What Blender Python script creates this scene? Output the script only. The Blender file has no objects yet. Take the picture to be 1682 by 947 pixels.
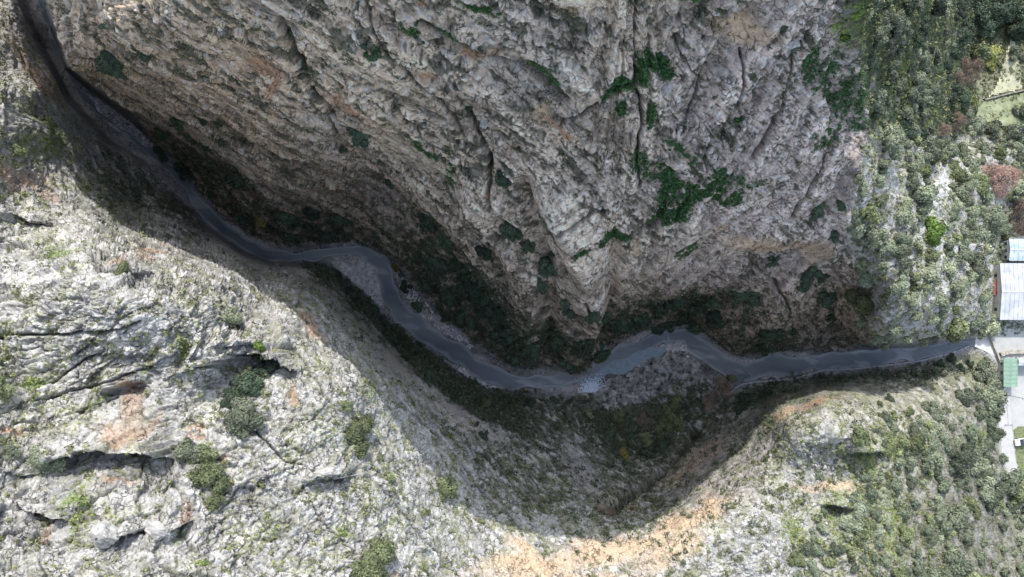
import bpy, math, random
import numpy as np
rad = math.radians
rng = np.random.default_rng(11)
random.seed(5)
SC = bpy.context.scene
COL = SC.collection
F32 = np.float32
# ------------------------------------------------------------------ camera numbers
CAMZ, FPX, CU, CV = 180.0, 1136.0, 841.0, 473.5
SUN_EL, SUN_AZ = rad(42), rad(4)          # azimuth: tilt of the shadow towards +x

def P(u, v, z):
    d = CAMZ - z
    return (u - CU) / FPX * d, -(v - CV) / FPX * d, z

# ------------------------------------------------------------------ noise
_T = rng.random((64, 64, 64)).astype(F32).ravel()
_V = rng.random((32, 32, 32, 3)).astype(F32).reshape(-1, 3)
def vn(x, y, z):
    xi = np.floor(x); yi = np.floor(y); zi = np.floor(z)
    fx = (x - xi).astype(F32); fy = (y - yi).astype(F32); fz = (z - zi).astype(F32)
    fx = fx * fx * (3 - 2 * fx); fy = fy * fy * (3 - 2 * fy); fz = fz * fz * (3 - 2 * fz)
    xi = xi.astype(np.int32) & 63; yi = yi.astype(np.int32) & 63; zi = zi.astype(np.int32) & 63
    x1 = ((xi + 1) & 63) << 12; y1 = ((yi + 1) & 63) << 6; z1 = (zi + 1) & 63
    x0 = xi << 12; y0 = yi << 6; z0 = zi
    def L(a, b, t): return a + (b - a) * t
    a = L(L(_T[x0 + y0 + z0], _T[x1 + y0 + z0], fx), L(_T[x0 + y1 + z0], _T[x1 + y1 + z0], fx), fy)
    b = L(L(_T[x0 + y0 + z1], _T[x1 + y0 + z1], fx), L(_T[x0 + y1 + z1], _T[x1 + y1 + z1], fx), fy)
    return L(a, b, fz)
_R = np.array([[0.80, 0.60, 0], [-0.48, 0.64, 0.60], [0.36, -0.48, 0.80]])
def fbm(p, s, octv=4, gain=0.5, off=0.0, ridged=False):
    """p: tuple of arrays, s: frequency per metre; result about 0..1"""
    x, y, z = (c * s + off for c in p)
    tot = 0; amp = 1; na = 0
    for k in range(octv):
        n = vn(x, y, z)
        if ridged: n = 1 - np.abs(2 * n - 1)
        tot = tot + amp * n; na += amp; amp *= gain
        x, y, z = (2.03 * (_R[i, 0] * x + _R[i, 1] * y + _R[i, 2] * z) + 7.7 for i in range(3))
    return tot / na
def stretch(p, d, k):
    """squash space along d by k: features become k times longer along d"""
    d = np.array(d, float); d /= np.linalg.norm(d)
    t = (p[0] * d[0] + p[1] * d[1] + p[2] * d[2]) * (1.0 / k - 1)
    return tuple((p[i] + t * d[i]) for i in range(3))
def voro(p, s, off=0.0):
    x, y, z = (c * s + off for c in p)
    xi = np.floor(x); yi = np.floor(y); zi = np.floor(z)
    fx = (x - xi).astype(F32); fy = (y - yi).astype(F32); fz = (z - zi).astype(F32)
    xi = xi.astype(np.int32); yi = yi.astype(np.int32); zi = zi.astype(np.int32)
    f1 = np.full(x.shape, 9, F32); f2 = np.full(x.shape, 9, F32); cid = np.zeros(x.shape, np.int32)
    ox = np.zeros(x.shape, F32); oy = ox.copy(); oz = ox.copy()
    for a in (-1, 0, 1):
        for b in (-1, 0, 1):
            for c in (-1, 0, 1):
                idx = (((xi + a) & 31) << 10) + (((yi + b) & 31) << 5) + ((zi + c) & 31)
                q = _V[idx]
                qx = q[..., 0] + a - fx; qy = q[..., 1] + b - fy; qz = q[..., 2] + c - fz
                d = qx ** 2 + qy ** 2 + qz ** 2
                lt = d < f1
                ox = np.where(lt, qx, ox); oy = np.where(lt, qy, oy); oz = np.where(lt, qz, oz)
                f2 = np.where(lt, f1, np.minimum(f2, d)); cid = np.where(lt, idx, cid); f1 = np.where(lt, d, f1)
    h = lambda k: ((np.sin(cid * k) * 43758.5453) % 1.0).astype(F32)
    r1, r2, r3 = h(12.9898), h(7.233), h(3.917)
    facet = ((r1 - 0.5) * ox + (r2 - 0.5) * oy + (r3 - 0.5) * oz)
    return np.sqrt(f1), np.sqrt(f2), r1, facet
def ss(a, b, x):
    t = np.clip((x - a) / (b - a), 0, 1); return t * t * (3 - 2 * t)

# ------------------------------------------------------------------ thin plate through control heights
def tps(ctrl, lam=0.0):
    c = np.array(ctrl, float); xy = c[:, :2] / 500.0; n = len(c)
    def K(r2): return 0.5 * r2 * np.log(r2 + 1e-9)
    r2 = ((xy[:, None] - xy[None]) ** 2).sum(-1)
    A = np.zeros((n + 3, n + 3)); A[:n, :n] = K(r2) + lam * np.eye(n); A[:n, n] = 1; A[:n, n + 1:] = xy; A[n, :n] = 1; A[n + 1:, :n] = xy.T
    w = np.linalg.solve(A, np.concatenate([c[:, 2], np.zeros(3)]))
    def f(u, v):
        u = u / 500.0; v = v / 500.0
        o = w[n] + w[n + 1] * u + w[n + 2] * v
        for i in range(n):
            o = o + w[i] * K((u - xy[i, 0]) ** 2 + (v - xy[i, 1]) ** 2)
        return o
    return f
def dist_poly(u, v, pts):
    """distance (photo pixels at the ground's own grid) to a line, computed only near it"""
    best = np.full(u.shape, 1e9)
    for (a, b), (c, d) in zip(pts[:-1], pts[1:]):
        dx, dy = c - a, d - b; L2 = dx * dx + dy * dy + 1e-9
        t = np.clip(((u - a) * dx + (v - b) * dy) / L2, 0, 1)
        best = np.minimum(best, (u - a - t * dx) ** 2 + (v - b - t * dy) ** 2)
    return np.sqrt(best)

# upper edge and lower edge of the river bed
LA = [(30, -260), (60, -60), (72, 0), (90, 50), (110, 112), (150, 148), (215, 195), (250, 238), (283, 262), (300, 290), (350, 345), (400, 385), (460, 412), (520, 408), (580, 400), (625, 415), (652, 440), (672, 475), (720, 515), (772, 560), (830, 600), (900, 610), (940, 605), (1000, 575), (1060, 545), (1100, 533), (1140, 535), (1165, 560), (1205, 588), (1260, 582), (1330, 578), (1390, 583), (1420, 572), (1500, 570), (1580, 557), (1640, 556), (1900, 556)]
LB = [(10, -260), (28, -60), (38, 0), (62, 62), (114, 158), (182, 232), (248, 266), (290, 310), (340, 370), (400, 414), (450, 432), (520, 432), (550, 442), (590, 472), (630, 515), (680, 553), (740, 602), (800, 636), (870, 642), (950, 640), (1000, 618), (1090, 608), (1150, 606), (1208, 634), (1240, 622), (1300, 610), (1400, 602), (1500, 592), (1580, 572), (1640, 566), (1900, 566)]
def line_v(L, u):
    a = np.array(L, float); return np.interp(u, a[:, 0], a[:, 1])
UC = [  # upper cliff and the right hand slope
 (60,-260,54),(200,-260,104),(320,-260,100),(500,-260,125),(800,-260,132),(1100,-260,128),(1350,-260,112),(1500,-260,84),(1620,-260,40),(1750,-260,5),(1900,-260,4),
 (70,-60,52),(78,0,57),(150,-20,80),(200,0,89),(300,0,99),(450,0,104),(600,0,106),(750,0,107),(900,0,108),(1040,0,106),(1200,0,104),(1320,0,101),(1400,0,94),(1450,0,80),(1530,0,52),(1580,0,14),(1650,0,5),
 (92,50,61),(110,100,63),(150,60,77),(150,130,47),(200,170,38),(230,100,76),(250,220,18),(300,180,54),(300,265,9),(370,120,80),(400,230,52),(400,320,20),(450,390,7),(500,120,88),(500,260,52),(520,360,15),(580,392,6),
 (600,180,82),(600,320,34),(650,400,18),(700,250,70),(700,380,34),(700,480,7),(760,540,5),(800,160,88),(800,320,62),(800,450,33),(830,570,8),(900,250,78),(900,380,58),(900,500,34),(930,570,16),(940,600,4),(1000,180,88),(1000,330,68),(1000,450,46),(1000,530,14),(1040,550,4),
 (1100,100,93),(1100,250,80),(1100,380,60),(1100,470,32),(1130,525,5),(1200,150,88),(1200,300,72),(1200,400,50),(1200,500,22),(1210,582,3),(1300,100,90),(1300,250,76),(1300,380,56),(1300,480,32),(1320,570,4),
 (1380,120,84),(1385,250,72),(1385,380,54),(1410,500,28),(1400,575,3),(1430,200,62),(1420,300,62),(1450,100,66),(1500,100,48),(1540,100,30),(1575,100,7),(1480,220,47),(1540,210,22),(1570,240,11),
 (1460,330,52),(1530,330,36),(1600,300,15),(1640,250,6),(1460,450,48),(1530,450,38),(1600,450,20),(1645,440,3),(1500,550,33),(1550,545,27),(1590,525,18),(1450,555,34),(1430,530,36),(1610,556,1),
 (1650,330,4),(1650,100,3),(1650,200,4),(1700,500,1),(1850,300,2),(1850,0,4),(1850,520,1)]
LC = [  # the near slopes at the bottom and the left
 (-150,-260,24),(-20,-260,12),(-150,-60,44),(-20,-60,26),(45,-30,12),(-150,100,76),(0,60,50),(60,100,34),(108,152,28),(0,150,68),(60,150,54),(80,190,52),(-150,300,92),(0,300,78),(80,260,60),(130,260,44),(125,200,32),(175,250,22),(240,265,7),
 (-150,500,102),(0,420,84),(100,360,74),(160,340,60),(220,330,28),(280,320,8),(200,400,76),(300,405,56),(332,385,26),(-150,750,112),(0,600,92),(0,780,100),(-150,1100,122),(0,947,108),(200,600,88),(200,800,98),(200,947,104),
 (400,430,46),(415,422,25),(400,520,76),(400,650,86),(400,800,92),(400,947,97),(200,1100,112),(500,1100,104),(480,445,38),(500,470,48),(520,520,62),(520,560,70),(560,520,46),(580,485,14),(600,540,34),(620,520,8),(600,600,64),(600,700,76),(600,820,83),(600,947,88),
 (660,570,12),(660,620,48),(700,580,8),(700,650,42),(700,720,60),(700,820,71),(700,947,79),(760,630,8),(780,700,34),(800,780,46),(830,645,5),(840,860,56),(840,947,66),(880,700,18),(900,780,33),(940,860,50),(950,947,59),(900,1100,74),
 (950,645,4),(980,720,12),(990,780,26),(1020,850,45),(1050,900,54),(1050,960,57),(1050,650,4),(1060,720,6),(1075,770,18),(1120,700,6),(1110,830,44),(1160,700,8),(1180,760,34),(1240,700,27),(1210,640,3),(1250,650,5),(1290,668,36),(1300,640,9),(1300,615,2),
 (1200,830,54),(1200,947,58),(1350,655,38),(1350,625,6),(1350,750,50),(1350,900,55),(1400,640,27),(1400,612,3),(1500,640,20),(1500,604,3),(1500,760,38),(1500,900,46),(1600,625,4),(1570,600,3),(1600,700,16),(1625,760,10),(1640,640,1.5),(1645,700,1),(1640,800,7),(1600,850,22),(1650,860,6),(1600,947,30),(1690,880,2),(1690,947,8),
 (1700,560,1),(1700,700,1),(1750,800,1),(1850,600,1),(1850,900,1),(1850,1100,1),(1650,1100,26),(1400,1100,60),(1150,1100,66)]
fU, fL = tps(UC), tps(LC)
def base_height(u, v):
    a = line_v(LA, u); b = line_v(LB, u)
    sh = u.shape
    da = dist_poly(u, v, LA); db = dist_poly(u, v, LB)
    up = (v < a) & (u > line_v([(q[1], q[0]) for q in LA[:5]], v)) | ((v < a) & (u > 110))
    lo = (v > b) | (u < line_v([(q[1], q[0]) for q in LB[:4]], v)) & (v < 160)
    zu = np.maximum(fU(u, v), 0.6); zl = np.maximum(fL(u, v), 0.6)
    bed = np.interp(u, [-200, 60, 130, 260, 460, 830, 1150, 1600, 1900], [19, 17, 12, 6.5, 5, 3.4, 2.2, 0.8, 0.6])
    z = bed.copy()
    wu = 7 + 8 * ss(150, 400, u)
    z = np.where(up, bed + (np.maximum(zu, bed) - bed) * ss(0, 1, da / wu), z)
    wl = 8.0
    z = np.where(lo, bed + (np.maximum(zl, bed) - bed) * ss(0, 1, db / wl), z)
    return z, bed, up, lo, da, db
# ------------------------------------------------------------------ the terrain sheet
STEP = 1.35
us = np.arange(-150, 1832, STEP); vs = np.arange(-150, 1200, STEP)
NU, NV = len(us), len(vs)
U, V = np.meshgrid(us, vs)
Z0, BED, UP, LO, DA, DB = base_height(U, V)
def blur(a, r):
    k = np.exp(-0.5 * (np.arange(-3 * r, 3 * r + 1) / r) ** 2); k /= k.sum()
    n = len(k) // 2
    a = np.pad(a, n, mode='edge')
    o = sum(k[i] * a[i:i + a.shape[0] - 2 * n, :] for i in range(len(k)))
    return sum(k[i] * o[:, i:i + o.shape[1] - 2 * n] for i in range(len(k)))
Z0 = blur(Z0, 2)
# the built-up valley floor at the right is level
FLAT = ss(-3, 5, U - np.interp(V, [300, 330, 380, 430, 540, 552, 575, 600, 640, 700, 740, 780, 830, 880], [1700, 1652, 1644, 1632, 1626, 1600, 1606, 1634, 1640, 1637, 1640, 1652, 1674, 1720])) * ss(310, 330, V)
FLAT = blur(np.clip(FLAT, 0, 1), 1)
Z0 = Z0 * (1 - FLAT) + 1.2 * FLAT
D0 = CAMZ - Z0
X0 = (U - CU) / FPX * D0; Y0 = -(V - CV) / FPX * D0
def normals(X, Y, Z):
    a = np.stack([np.gradient(c, axis=1) for c in (X, Y, Z)], -1); b = np.stack([np.gradient(c, axis=0) for c in (X, Y, Z)], -1)
    n = np.cross(b, a); n /= np.linalg.norm(n, axis=-1, keepdims=True) + 1e-9
    return n
Zs = blur(Z0, 8); Ds = CAMZ - Zs
N0 = normals((U - CU) / FPX * Ds, -(V - CV) / FPX * Ds, Zs)
p = (X0.astype(F32), Y0.astype(F32), Z0.astype(F32))

# region weights ----------------------------------------------------
wUP = np.where(UP, ss(2, 14, DA), 0.0); wLO = np.where(LO, ss(2, 14, DB), 0.0)
wBED = np.clip(1 - wUP - wLO, 0, 1)
warp = (fbm(p, 0.12, 3, off=3.1) - 0.5)
crest = np.interp(V, [-260, 0, 200, 380, 470, 560], [1400, 1385, 1405, 1378, 1425, 1440]) + 60 * warp
wRS = wUP * ss(-14, 14, U - crest)                       # right slope, shrubs and soil
wCL = wUP * (1 - ss(-14, 14, U - crest))                 # the big cliff
valley = ss(6, 2.2, Z0) * ss(1500, 1600, U) * (1 - wBED)
ssk = lambda a, b, x: ss(a, b, x)
wVG = np.clip(ss(1120, 1520, U + 140 * warp - 0.35 * (V - 640)) , 0, 1) * wLO   # right bottom, shrubby
wBL = wLO * ss(760, 420, U - 0.35 * (V - 700) + 60 * warp) * ss(300, 430, V + 0.2 * U)  # big blocks, left
wLM = np.clip(wLO - wBL - wVG, 0, 1)

# relief ------------------------------------------------------------
big = fbm(p, 0.05, 3, off=1.0) - 0.5
ps = stretch(p, (0.62, -0.36, -0.70), 3.0)               # beds falling to the right on the left half of the cliff
pr = stretch(p, (-0.25, -0.40, -0.88), 3.0)              # steep ribs on the right half
kR = ss(950, 1120, U)
m1 = fbm(ps, 0.22, 4, off=5.0, ridged=True) * (1 - kR) + fbm(pr, 0.22, 4, off=9.0, ridged=True) * kR
m2 = fbm(ps, 0.9, 4, off=2.0) * (1 - kR) + fbm(pr, 0.9, 4, off=4.0) * kR
pit = fbm(p, 1.3, 3, off=12.0)
fine = fbm(p, 2.2, 3, off=30.0)
pw = tuple(p[i] + 1.6 * (fbm(p, 0.35, 3, off=20 + 9 * i) - 0.5) for i in range(3))
pb = stretch(pw, (0.90, 0.38, 0.20), 2.4)
f1, f2, blockh, fc1 = voro(pb, 0.30)
g1, g2, bh2, fc2 = voro(stretch(pw, (0.90, 0.30, 0.10), 2.0), 0.85, off=3.0)
h1, h2, bh3, fc3 = voro(pw, 2.1, off=13.0)
cm = ss(0.40, 0.62, fbm(p, 0.5, 3, off=66))
edge = 1 - ss(0.10, 0.0, f2 - f1) * (0.3 + 0.7 * cm); edge2 = 1 - ss(0.12, 0.0, g2 - g1) * cm; edge3 = 1 - ss(0.16, 0.0, h2 - h1) * (1 - cm)
kl = ss(520, 800, U); pc = stretch(pw, (0.62, -0.36, -0.70), 2.6)
c1, c2, ch, cf = voro(pc, 0.42, off=23.0)
cedge = 1 - ss(0.07, 0.0, c2 - c1) * cm
psl = stretch(p, (0.62, -0.36, -0.70), 6.0); prl = stretch(p, (-0.25, -0.40, -0.88), 6.0)
rib = fbm(psl, 0.22, 3, off=17.0, ridged=True) * (1 - kR) + fbm(prl, 0.22, 3, off=19.0, ridged=True) * kR
slab1, slab2, slabh, slabf = voro(psl if False else tuple(psl[i] * (1 - kR) + prl[i] * kR for i in range(3)), 0.20, off=27.0)
grain = fbm(tuple(ps[i] * (1 - kR) + pr[i] * kR for i in range(3)), 3.2, 3, off=37.0)
rough = 0.30 + 0.95 * ss(.40, .58, fbm(psl, .16, 3, off=77) * (1 - kR) + fbm(prl, .16, 3, off=78) * kR)
dCL = 3.2 * big + 1.2 * (m1 - 0.5) + 1.9 * (rib - 0.5) + 1.6 * slabf + 0.9 * (slabh - .5) * ss(0, .12, slab2 - slab1) - 0.4 * (1 - cedge) + rough * (0.5 * (m2 - 0.5) - 0.25 * ss(0.50, 0.40, pit) + 0.8 * cf + 0.35 * (ch - .5) + 0.16 * fc3 + 0.5 * (grain - .5))
sl1, sl2, slh, slf = voro(stretch(pw, (0.93, 0.33, 0.10), 4.0), 0.9, off=43.0)
k1, k2, kh, kf = voro(stretch(pw, (0.93, 0.33, 0.10), 1.5), 3.4, off=47.0)
dBL = 2.4 * big + 1.7 * fc1 + 0.35 * (blockh - 0.5) + 0.8 * fc2 + 0.9 * slf + 0.30 * (slh - .5) + 0.25 * (bh2 - 0.5) + 0.42 * fc3 + 0.20 * kf + .05 * (kh - .5) - 0.30 * (1 - edge) - 0.22 * (1 - edge2) - 0.10 * (1 - edge3) + 0.3 * (fine - 0.5) + 0.8 * (fbm(p, 0.3, 3, off=2.2) - .5)
pm = stretch(p, (0.60, -0.62, 0.5), 2.6)
mm = fbm(pm, 0.8, 4, off=15.0)
dLM = 0.22 * kf + 2.0 * big + 1.3 * (fbm(pm, 0.25, 3, off=8.0, ridged=True) - 0.5) + 0.7 * (mm - 0.5) + 0.8 * fc2 + 0.35 * fc3 - 0.25 * (1 - edge2) + 0.2 * (fine - 0.5)
dVG = 2.5 * big + 1.0 * (fbm(p, 0.3, 4, off=6.0) - 0.5) + 1.0 * fc2 + 0.4 * fc3 + 0.3 * (fine - 0.5)
dRS = 2.0 * big + 1.6 * (fbm(pr, 0.3, 4, off=7.0, ridged=True) - 0.5) + 0.8 * fc2 + 0.5 * (fine - 0.5)
dBD = 0.25 * (fine - 0.5)
DISP = dCL * wCL + dRS * wRS + dBL * wBL + dLM * wLM + dVG * wVG + dBD * wBED
sg = np.hypot(np.gradient(Z0, axis=0), np.gradient(Z0, axis=1))
DISP *= 1 / (1 + (sg / 1.1) ** 2)
HDK = 1 / (1 + (sg / 1.1) ** 2) * (1 - FLAT)
DISP *= 1 - FLAT
DISP *= (1 - 0.7 * valley)
# ------------------------------------------------------------------ carved features
def near(pts, pad):
    a = np.array(pts, float)
    i0, i1 = np.searchsorted(us, [a[:, 0].min() - pad, a[:, 0].max() + pad]); j0, j1 = np.searchsorted(vs, [a[:, 1].min() - pad, a[:, 1].max() + pad])
    return slice(j0, j1), slice(i0, i1)
WU = U + 22 * (fbm(p, 0.15, 3, off=40) - 0.5) * 2 + 4 * (fbm(p, 1.0, 2, off=44) - 0.5) * 2
WV = V + 22 * (fbm(p, 0.15, 3, off=50) - 0.5) * 2 + 4 * (fbm(p, 1.0, 2, off=54) - 0.5) * 2
CRK = np.zeros_like(U)
HD = np.zeros_like(U)          # height added straight up
def crack(pts, w=2.2, depth=1.2, wob=0.35):
    s = near(pts, 40)
    uu = U[s] + wob * (WU[s] - U[s]); vv = V[s] + wob * (WV[s] - V[s])
    d = dist_poly(uu, vv, pts); m = np.exp(-(d / w) ** 2)
    DISP[s] -= depth * m; CRK[s] = np.maximum(CRK[s], m * (depth > 0) * (w < 9))
def scarp(pts, h, back=60, face=3.0, wob=0.5):
    """a ledge whose low side is towards larger v"""
    s = near(pts, back * 2.2)
    uu = U[s] + wob * (WU[s] - U[s]); vv = V[s] + wob * (WV[s] - V[s])
    a = np.array(pts, float); lv = np.interp(uu, a[:, 0], a[:, 1]); span = ss(a[0, 0] - 4, a[0, 0] + 22, uu) * ss(a[-1, 0] + 4, a[-1, 0] - 22, uu)
    t = lv - vv
    k = np.where(t > 0, np.exp(-(t / back) ** 2), np.exp(-(t / face) ** 2)) - 0.75 * np.where(t <= 0, np.exp(-(t / (back * 0.9)) ** 2) * ss(0, -face * 2.5, t), 0)
    HD[s] += h * span * k
for pts, w, dp in [
    ([(922, 335), (955, 420), (968, 500), (948, 585)], 24, -3.6), ([(770, 330), (850, 430), (880, 520)], 18, -2.0), ([(860, 300), (900, 420), (905, 520), (900, 590)], 12, 2.2), ([(1010, 400), (1000, 480), (985, 560)], 10, 1.8), ([(560, 240), (680, 360), (760, 450)], 14, 1.8), ([(1395, -20), (1390, 120), (1398, 240), (1376, 380)], 9, -1.8),
    ([(1046, -40), (1044, 60), (1046, 140), (1051, 200), (1047, 305)], 2.2, 1.6), ([(922, 203), (950, 192), (1000, 160), (1046, 130)], 2.6, 1.3),
    ([(1216, 80), (1214, 150), (1200, 175), (1188, 235)], 2.0, 1.0), ([(1135, 305), (1092, 360), (1050, 380), (1015, 402)], 2.4, 1.4),
    ([(462, 30), (500, 100), (530, 150), (548, 185)], 6, 1.6), ([(755, 165), (785, 225), (805, 270), (808, 330)], 3.4, 2.2),
    ([(590, -20), (625, 60), (660, 100), (700, 140), (740, 190), (770, 240), (850, 285)], 2.6, 1.2),
    ([(690, 35), (760, 80), (830, 104), (880, 130), (935, 162)], 4.0, 1.5), ([(640, 150), (700, 225), (760, 300)], 2.0, 0.9),
    ([(380, 20), (470, 110), (560, 220), (640, 300)], 2.0, 0.9), ([(880, 20), (900, 40), (960, 60)], 3.0, 1.2), ([(255, 130), (330, 190), (420, 250)], 2.0, 0.9),
    ([(960, 470), (975, 520), (950, 580)], 2.5, 1.2), ([(885, 345), (960, 350), (1000, 340)], 2.0, 0.8), ([(1230, 420), (1280, 470), (1300, 520)], 2.4, 1.0),
    ([(1380, 180), (1350, 280), (1290, 360)], 2.2, 1.0), ([(1110, 60), (1150, 130), (1120, 220)], 1.8, 0.7), ([(1340, 20), (1300, 80), (1290, 170), (1240, 260)], 2, 0.8),
    ([(0, 398), (60, 408), (130, 414), (190, 446), (240, 460)], 2.4, 1.6), ([(0, 548), (90, 552), (160, 546), (230, 522)], 2.0, 1.2), ([(40, 660), (130, 640), (250, 600)], 2.0, 1.1),
    ([(420, 700), (470, 760), (560, 780)], 1.8, 0.9), ([(600, 770), (700, 900), (760, 947)], 1.6, 0.8), ([(480, 560), (560, 690), (640, 800)], 1.6, 0.7), ([(500, 800), (540, 870), (600, 930)], 1.6, 0.7),
    ([(0, 880), (110, 850), (190, 800)], 1.8, 1.0), ([(20, 700), (120, 680), (190, 650)], 1.8, 1.1), ([(60, 640), (140, 590), (190, 575)], 1.8, 1.1), ([(1010, 832), (1030, 815), (1060, 800), (1110, 745), (1150, 700)], 7.0, 3.0),
    ([(640, 640), (720, 720), (800, 810), (850, 870)], 1.6, 0.7), ([(700, 650), (800, 760), (900, 850)], 1.6, 0.7)]:
    crack(pts, w, dp)
for pts, h, back, face in [
    ([(85, 752), (130, 742), (180, 732), (225, 727), (255, 732), (285, 748)], 4.6, 55, 3.0), ([(325, 600), (370, 585), (420, 572), (470, 590), (490, 610)], 5.5, 60, 5.0),
    ([(0, 178), (40, 186), (80, 205), (100, 222)], 4.5, 40, 4.0), ([(-10, 236), (30, 243), (60, 262)], 3.0, 30, 3.0), ([(-20, 350), (40, 352), (95, 366)], 2.4, 40, 4.0),
    ([(160, 640), (200, 622), (245, 618)], 2.2, 30, 5.0), ([(500, 792), (540, 782), (585, 774)], 2.4, 30, 2.4), ([(160, 878), (200, 862), (240, 868)], 3.0, 26, 3.0), ([(250, 872), (290, 862), (320, 850)], 2.4, 26, 3.0),
    ([(150, 433), (200, 440), (260, 452)], 2.0, 34, 3.0), ([(370, 560), (420, 555), (455, 566)], 2.2, 30, 3.0), ([(380, 520), (410, 525), (430, 530)], 2.0, 26, 3), ([(0, 650), (22, 655), (40, 668)], 3.4, 30, 4), ([(10, 770), (50, 762), (80, 772)], 2.6, 30, 3),
    ([(1140, 425), (1190, 402), (1270, 398), (1330, 400), (1370, 425)], 5.0, 40, 6.0), ([(1390, 742), (1420, 738), (1450, 745)], 3.4, 26, 3.0), ([(1350, 832), (1372, 826), (1400, 832)], 2.8, 26, 3.0), ([(30, 790), (60, 826), (90, 833), (120, 850)], 2.6, 30, 3),
    ([(780, 160), (800, 168), (830, 180)], 2.0, 30, 3), ([(560, 378), (620, 388), (660, 420)], 2.6, 30, 4)]:
    scarp(pts, h, back, face)

# ------------------------------------------------------------------ displaced positions
POS = [X0 + N0[..., 0] * DISP, Y0 + N0[..., 1] * DISP, Z0 + N0[..., 2] * DISP + HD * HDK * (1 - wBED)]
POS[2] = np.maximum(POS[2], BED - 0.6)

# ------------------------------------------------------------------ colours
def blob(u, v, ru, rv, ang=0, soft=0.45, wob=1.0):
    c, s = math.cos(rad(ang)), math.sin(rad(ang))
    R = max(ru, rv) * 1.7 + 50
    sl = near([(u, v)], R)
    du = U[sl] + wob * (WU[sl] - U[sl]) - u; dv = V[sl] + wob * (WV[sl] - V[sl]) - v
    a = (du * c + dv * s) / ru; b = (-du * s + dv * c) / rv
    m = np.zeros_like(U); m[sl] = ss(1 + soft, 1 - soft, np.sqrt(a * a + b * b))
    return m
def blobs(L, **k):
    m = np.zeros_like(U)
    for q in L: m = np.maximum(m, blob(*q[:5], **k) * (q[5] if len(q) > 5 else 1))
    return m
GREEN = [(1105, 318, 26, 30, -35), (1150, 313, 42, 10, 12), (1078, 347, 28, 11, -32), (1085, 286, 16, 17), (1118, 238, 21, 6), (1127, 249, 9, 8), (1064, 190, 9, 20), (1012, 155, 36, 11, -33), (1085, 92, 34, 14), (1060, 112, 12, 30, 18),
         (1102, 112, 14, 14), (1058, 268, 16, 30, 0, .6), (1182, 292, 22, 20, 30, .8), (1200, 310, 18, 14, 0, .7), (1215, 200, 8, 8), (1010, 388, 26, 9, 20), (960, 384, 10, 5), (1132, 4, 22, 7), (1130, 410, 24, 10, -20, .6), (1140, 255, 20, 6, 0, .6),
         (705, 250, 12, 30, -35, .8), (745, 290, 10, 12, 0, .6), (790, 8, 36, 7, 20, .9), (700, 48, 40, 7, 18, .9), (745, 66, 12, 8), (905, 355, 14, 14, 0, .7), (1340, 110, 22, 40, 0, .55), (1375, 150, 22, 60, 5, .7), (1350, 230, 18, 20, 0, .5), (1235, 290, 30, 10, 0, .5),
         (895, 120, 18, 12, 20, .7), (915, 145, 20, 8, 35, .7), (610, 65, 16, 10, 10, .8), (1020, 185, 10, 8), (1165, 300, 12, 9), (1376, 200, 20, 16, 0, .7)]
GREEN = [tuple(list(q) + [0] * (5 - len(q))) for q in GREEN]
BRIGHT = [(1378, 40, 11, 34), (1392, 22, 6, 16), (65, 235, 28, 24), (85, 410, 14, 10), (100, 420, 14, 12), (305, 575, 7, 22), (345, 745, 10, 16), (130, 830, 20, 40), (120, 860, 12, 26), (600, 640, 10, 20, 0, .5), (1425, 770, 14, 26), (1370, 860, 16, 50, 0, .8), (1390, 880, 16, 30), (1470, 740, 20, 20), (1300, 880, 16, 30, -30), (1470, 860, 24, 40, 0, .7), (1610, 720, 30, 20, 0, .6),
          (450, 860, 10, 16, 0, .7), (60, 625, 20, 10), (160, 645, 8, 18), (330, 930, 12, 8), (290, 890, 10, 10), (560, 880, 14, 8, 40, .7), (240, 595, 8, 12), (1490, 130, 18, 40, 0, .5), (1420, 800, 30, 60, 0, .5)]
BRIGHT = [tuple(list(q) + [0] * (5 - len(q))) for q in BRIGHT]
ORANGE = [(432, 97, 34, 9, 12), (455, 116, 8, 22, -8), (582, 160, 36, 10, 33), (708, 110, 17, 9), (795, 90, 30, 8, 8), (922, 192, 16, 6, 40), (936, 210, 12, 5, 45), (215, 640, 22, 26, -20), (230, 700, 38, 16, -10), (225, 665, 18, 20), (265, 690, 7, 18, 20),
          (60, 130, 55, 7, 48), (30, 290, 46, 12, 18), (85, 318, 22, 8, 20), (248, 412, 20, 8, 20), (500, 530, 12, 24, -25), (508, 545, 20, 8, 20), (312, 835, 10, 18, 0), (330, 700, 18, 10), (195, 790, 34, 5, 5), (1340, 664, 30, 6, -12), (1030, 825, 14, 8), (370, 750, 8, 10, 0), (330, 715, 16, 6), (478, 655, 8, 14, 0), (70, 870, 6, 14, 0), (10, 715, 24, 8, 0), (200, 425, 18, 6), (690, 8, 10, 6)]
ORANGE = [tuple(list(q) + [0] * (5 - len(q))) for q in ORANGE]
TAN = [(880, 930, 90, 22, -6), (1000, 905, 80, 20, -4), (1090, 872, 60, 14, -32), (1150, 850, 60, 16, -28), (1100, 905, 60, 24, -30, .8), (1215, 45, 44, 14, 5), (1220, 62, 24, 12), (935, 15, 14, 10), (905, 178, 18, 12), (850, 900, 30, 12, 30), (1360, 800, 50, 9, -5, .8), (940, 960, 120, 20), (1180, 380, 14, 6), (1250, 405, 80, 7, 0, .8), (1340, 430, 12, 30, -20, .6), (1180, 820, 34, 9), (620, 960, 50, 8, 0, .6), (1290, 675, 20, 8, -30), (430, 85, 50, 14, 20, .5), (620, 190, 30, 14, 40, .5), (1045, 410, 8, 6), (50, 110, 60, 12, 48, .6), (1140, 760, 50, 14, -35, .7)]
TAN = [tuple(list(q) + [0] * (5 - len(q))) for q in TAN]
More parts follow.
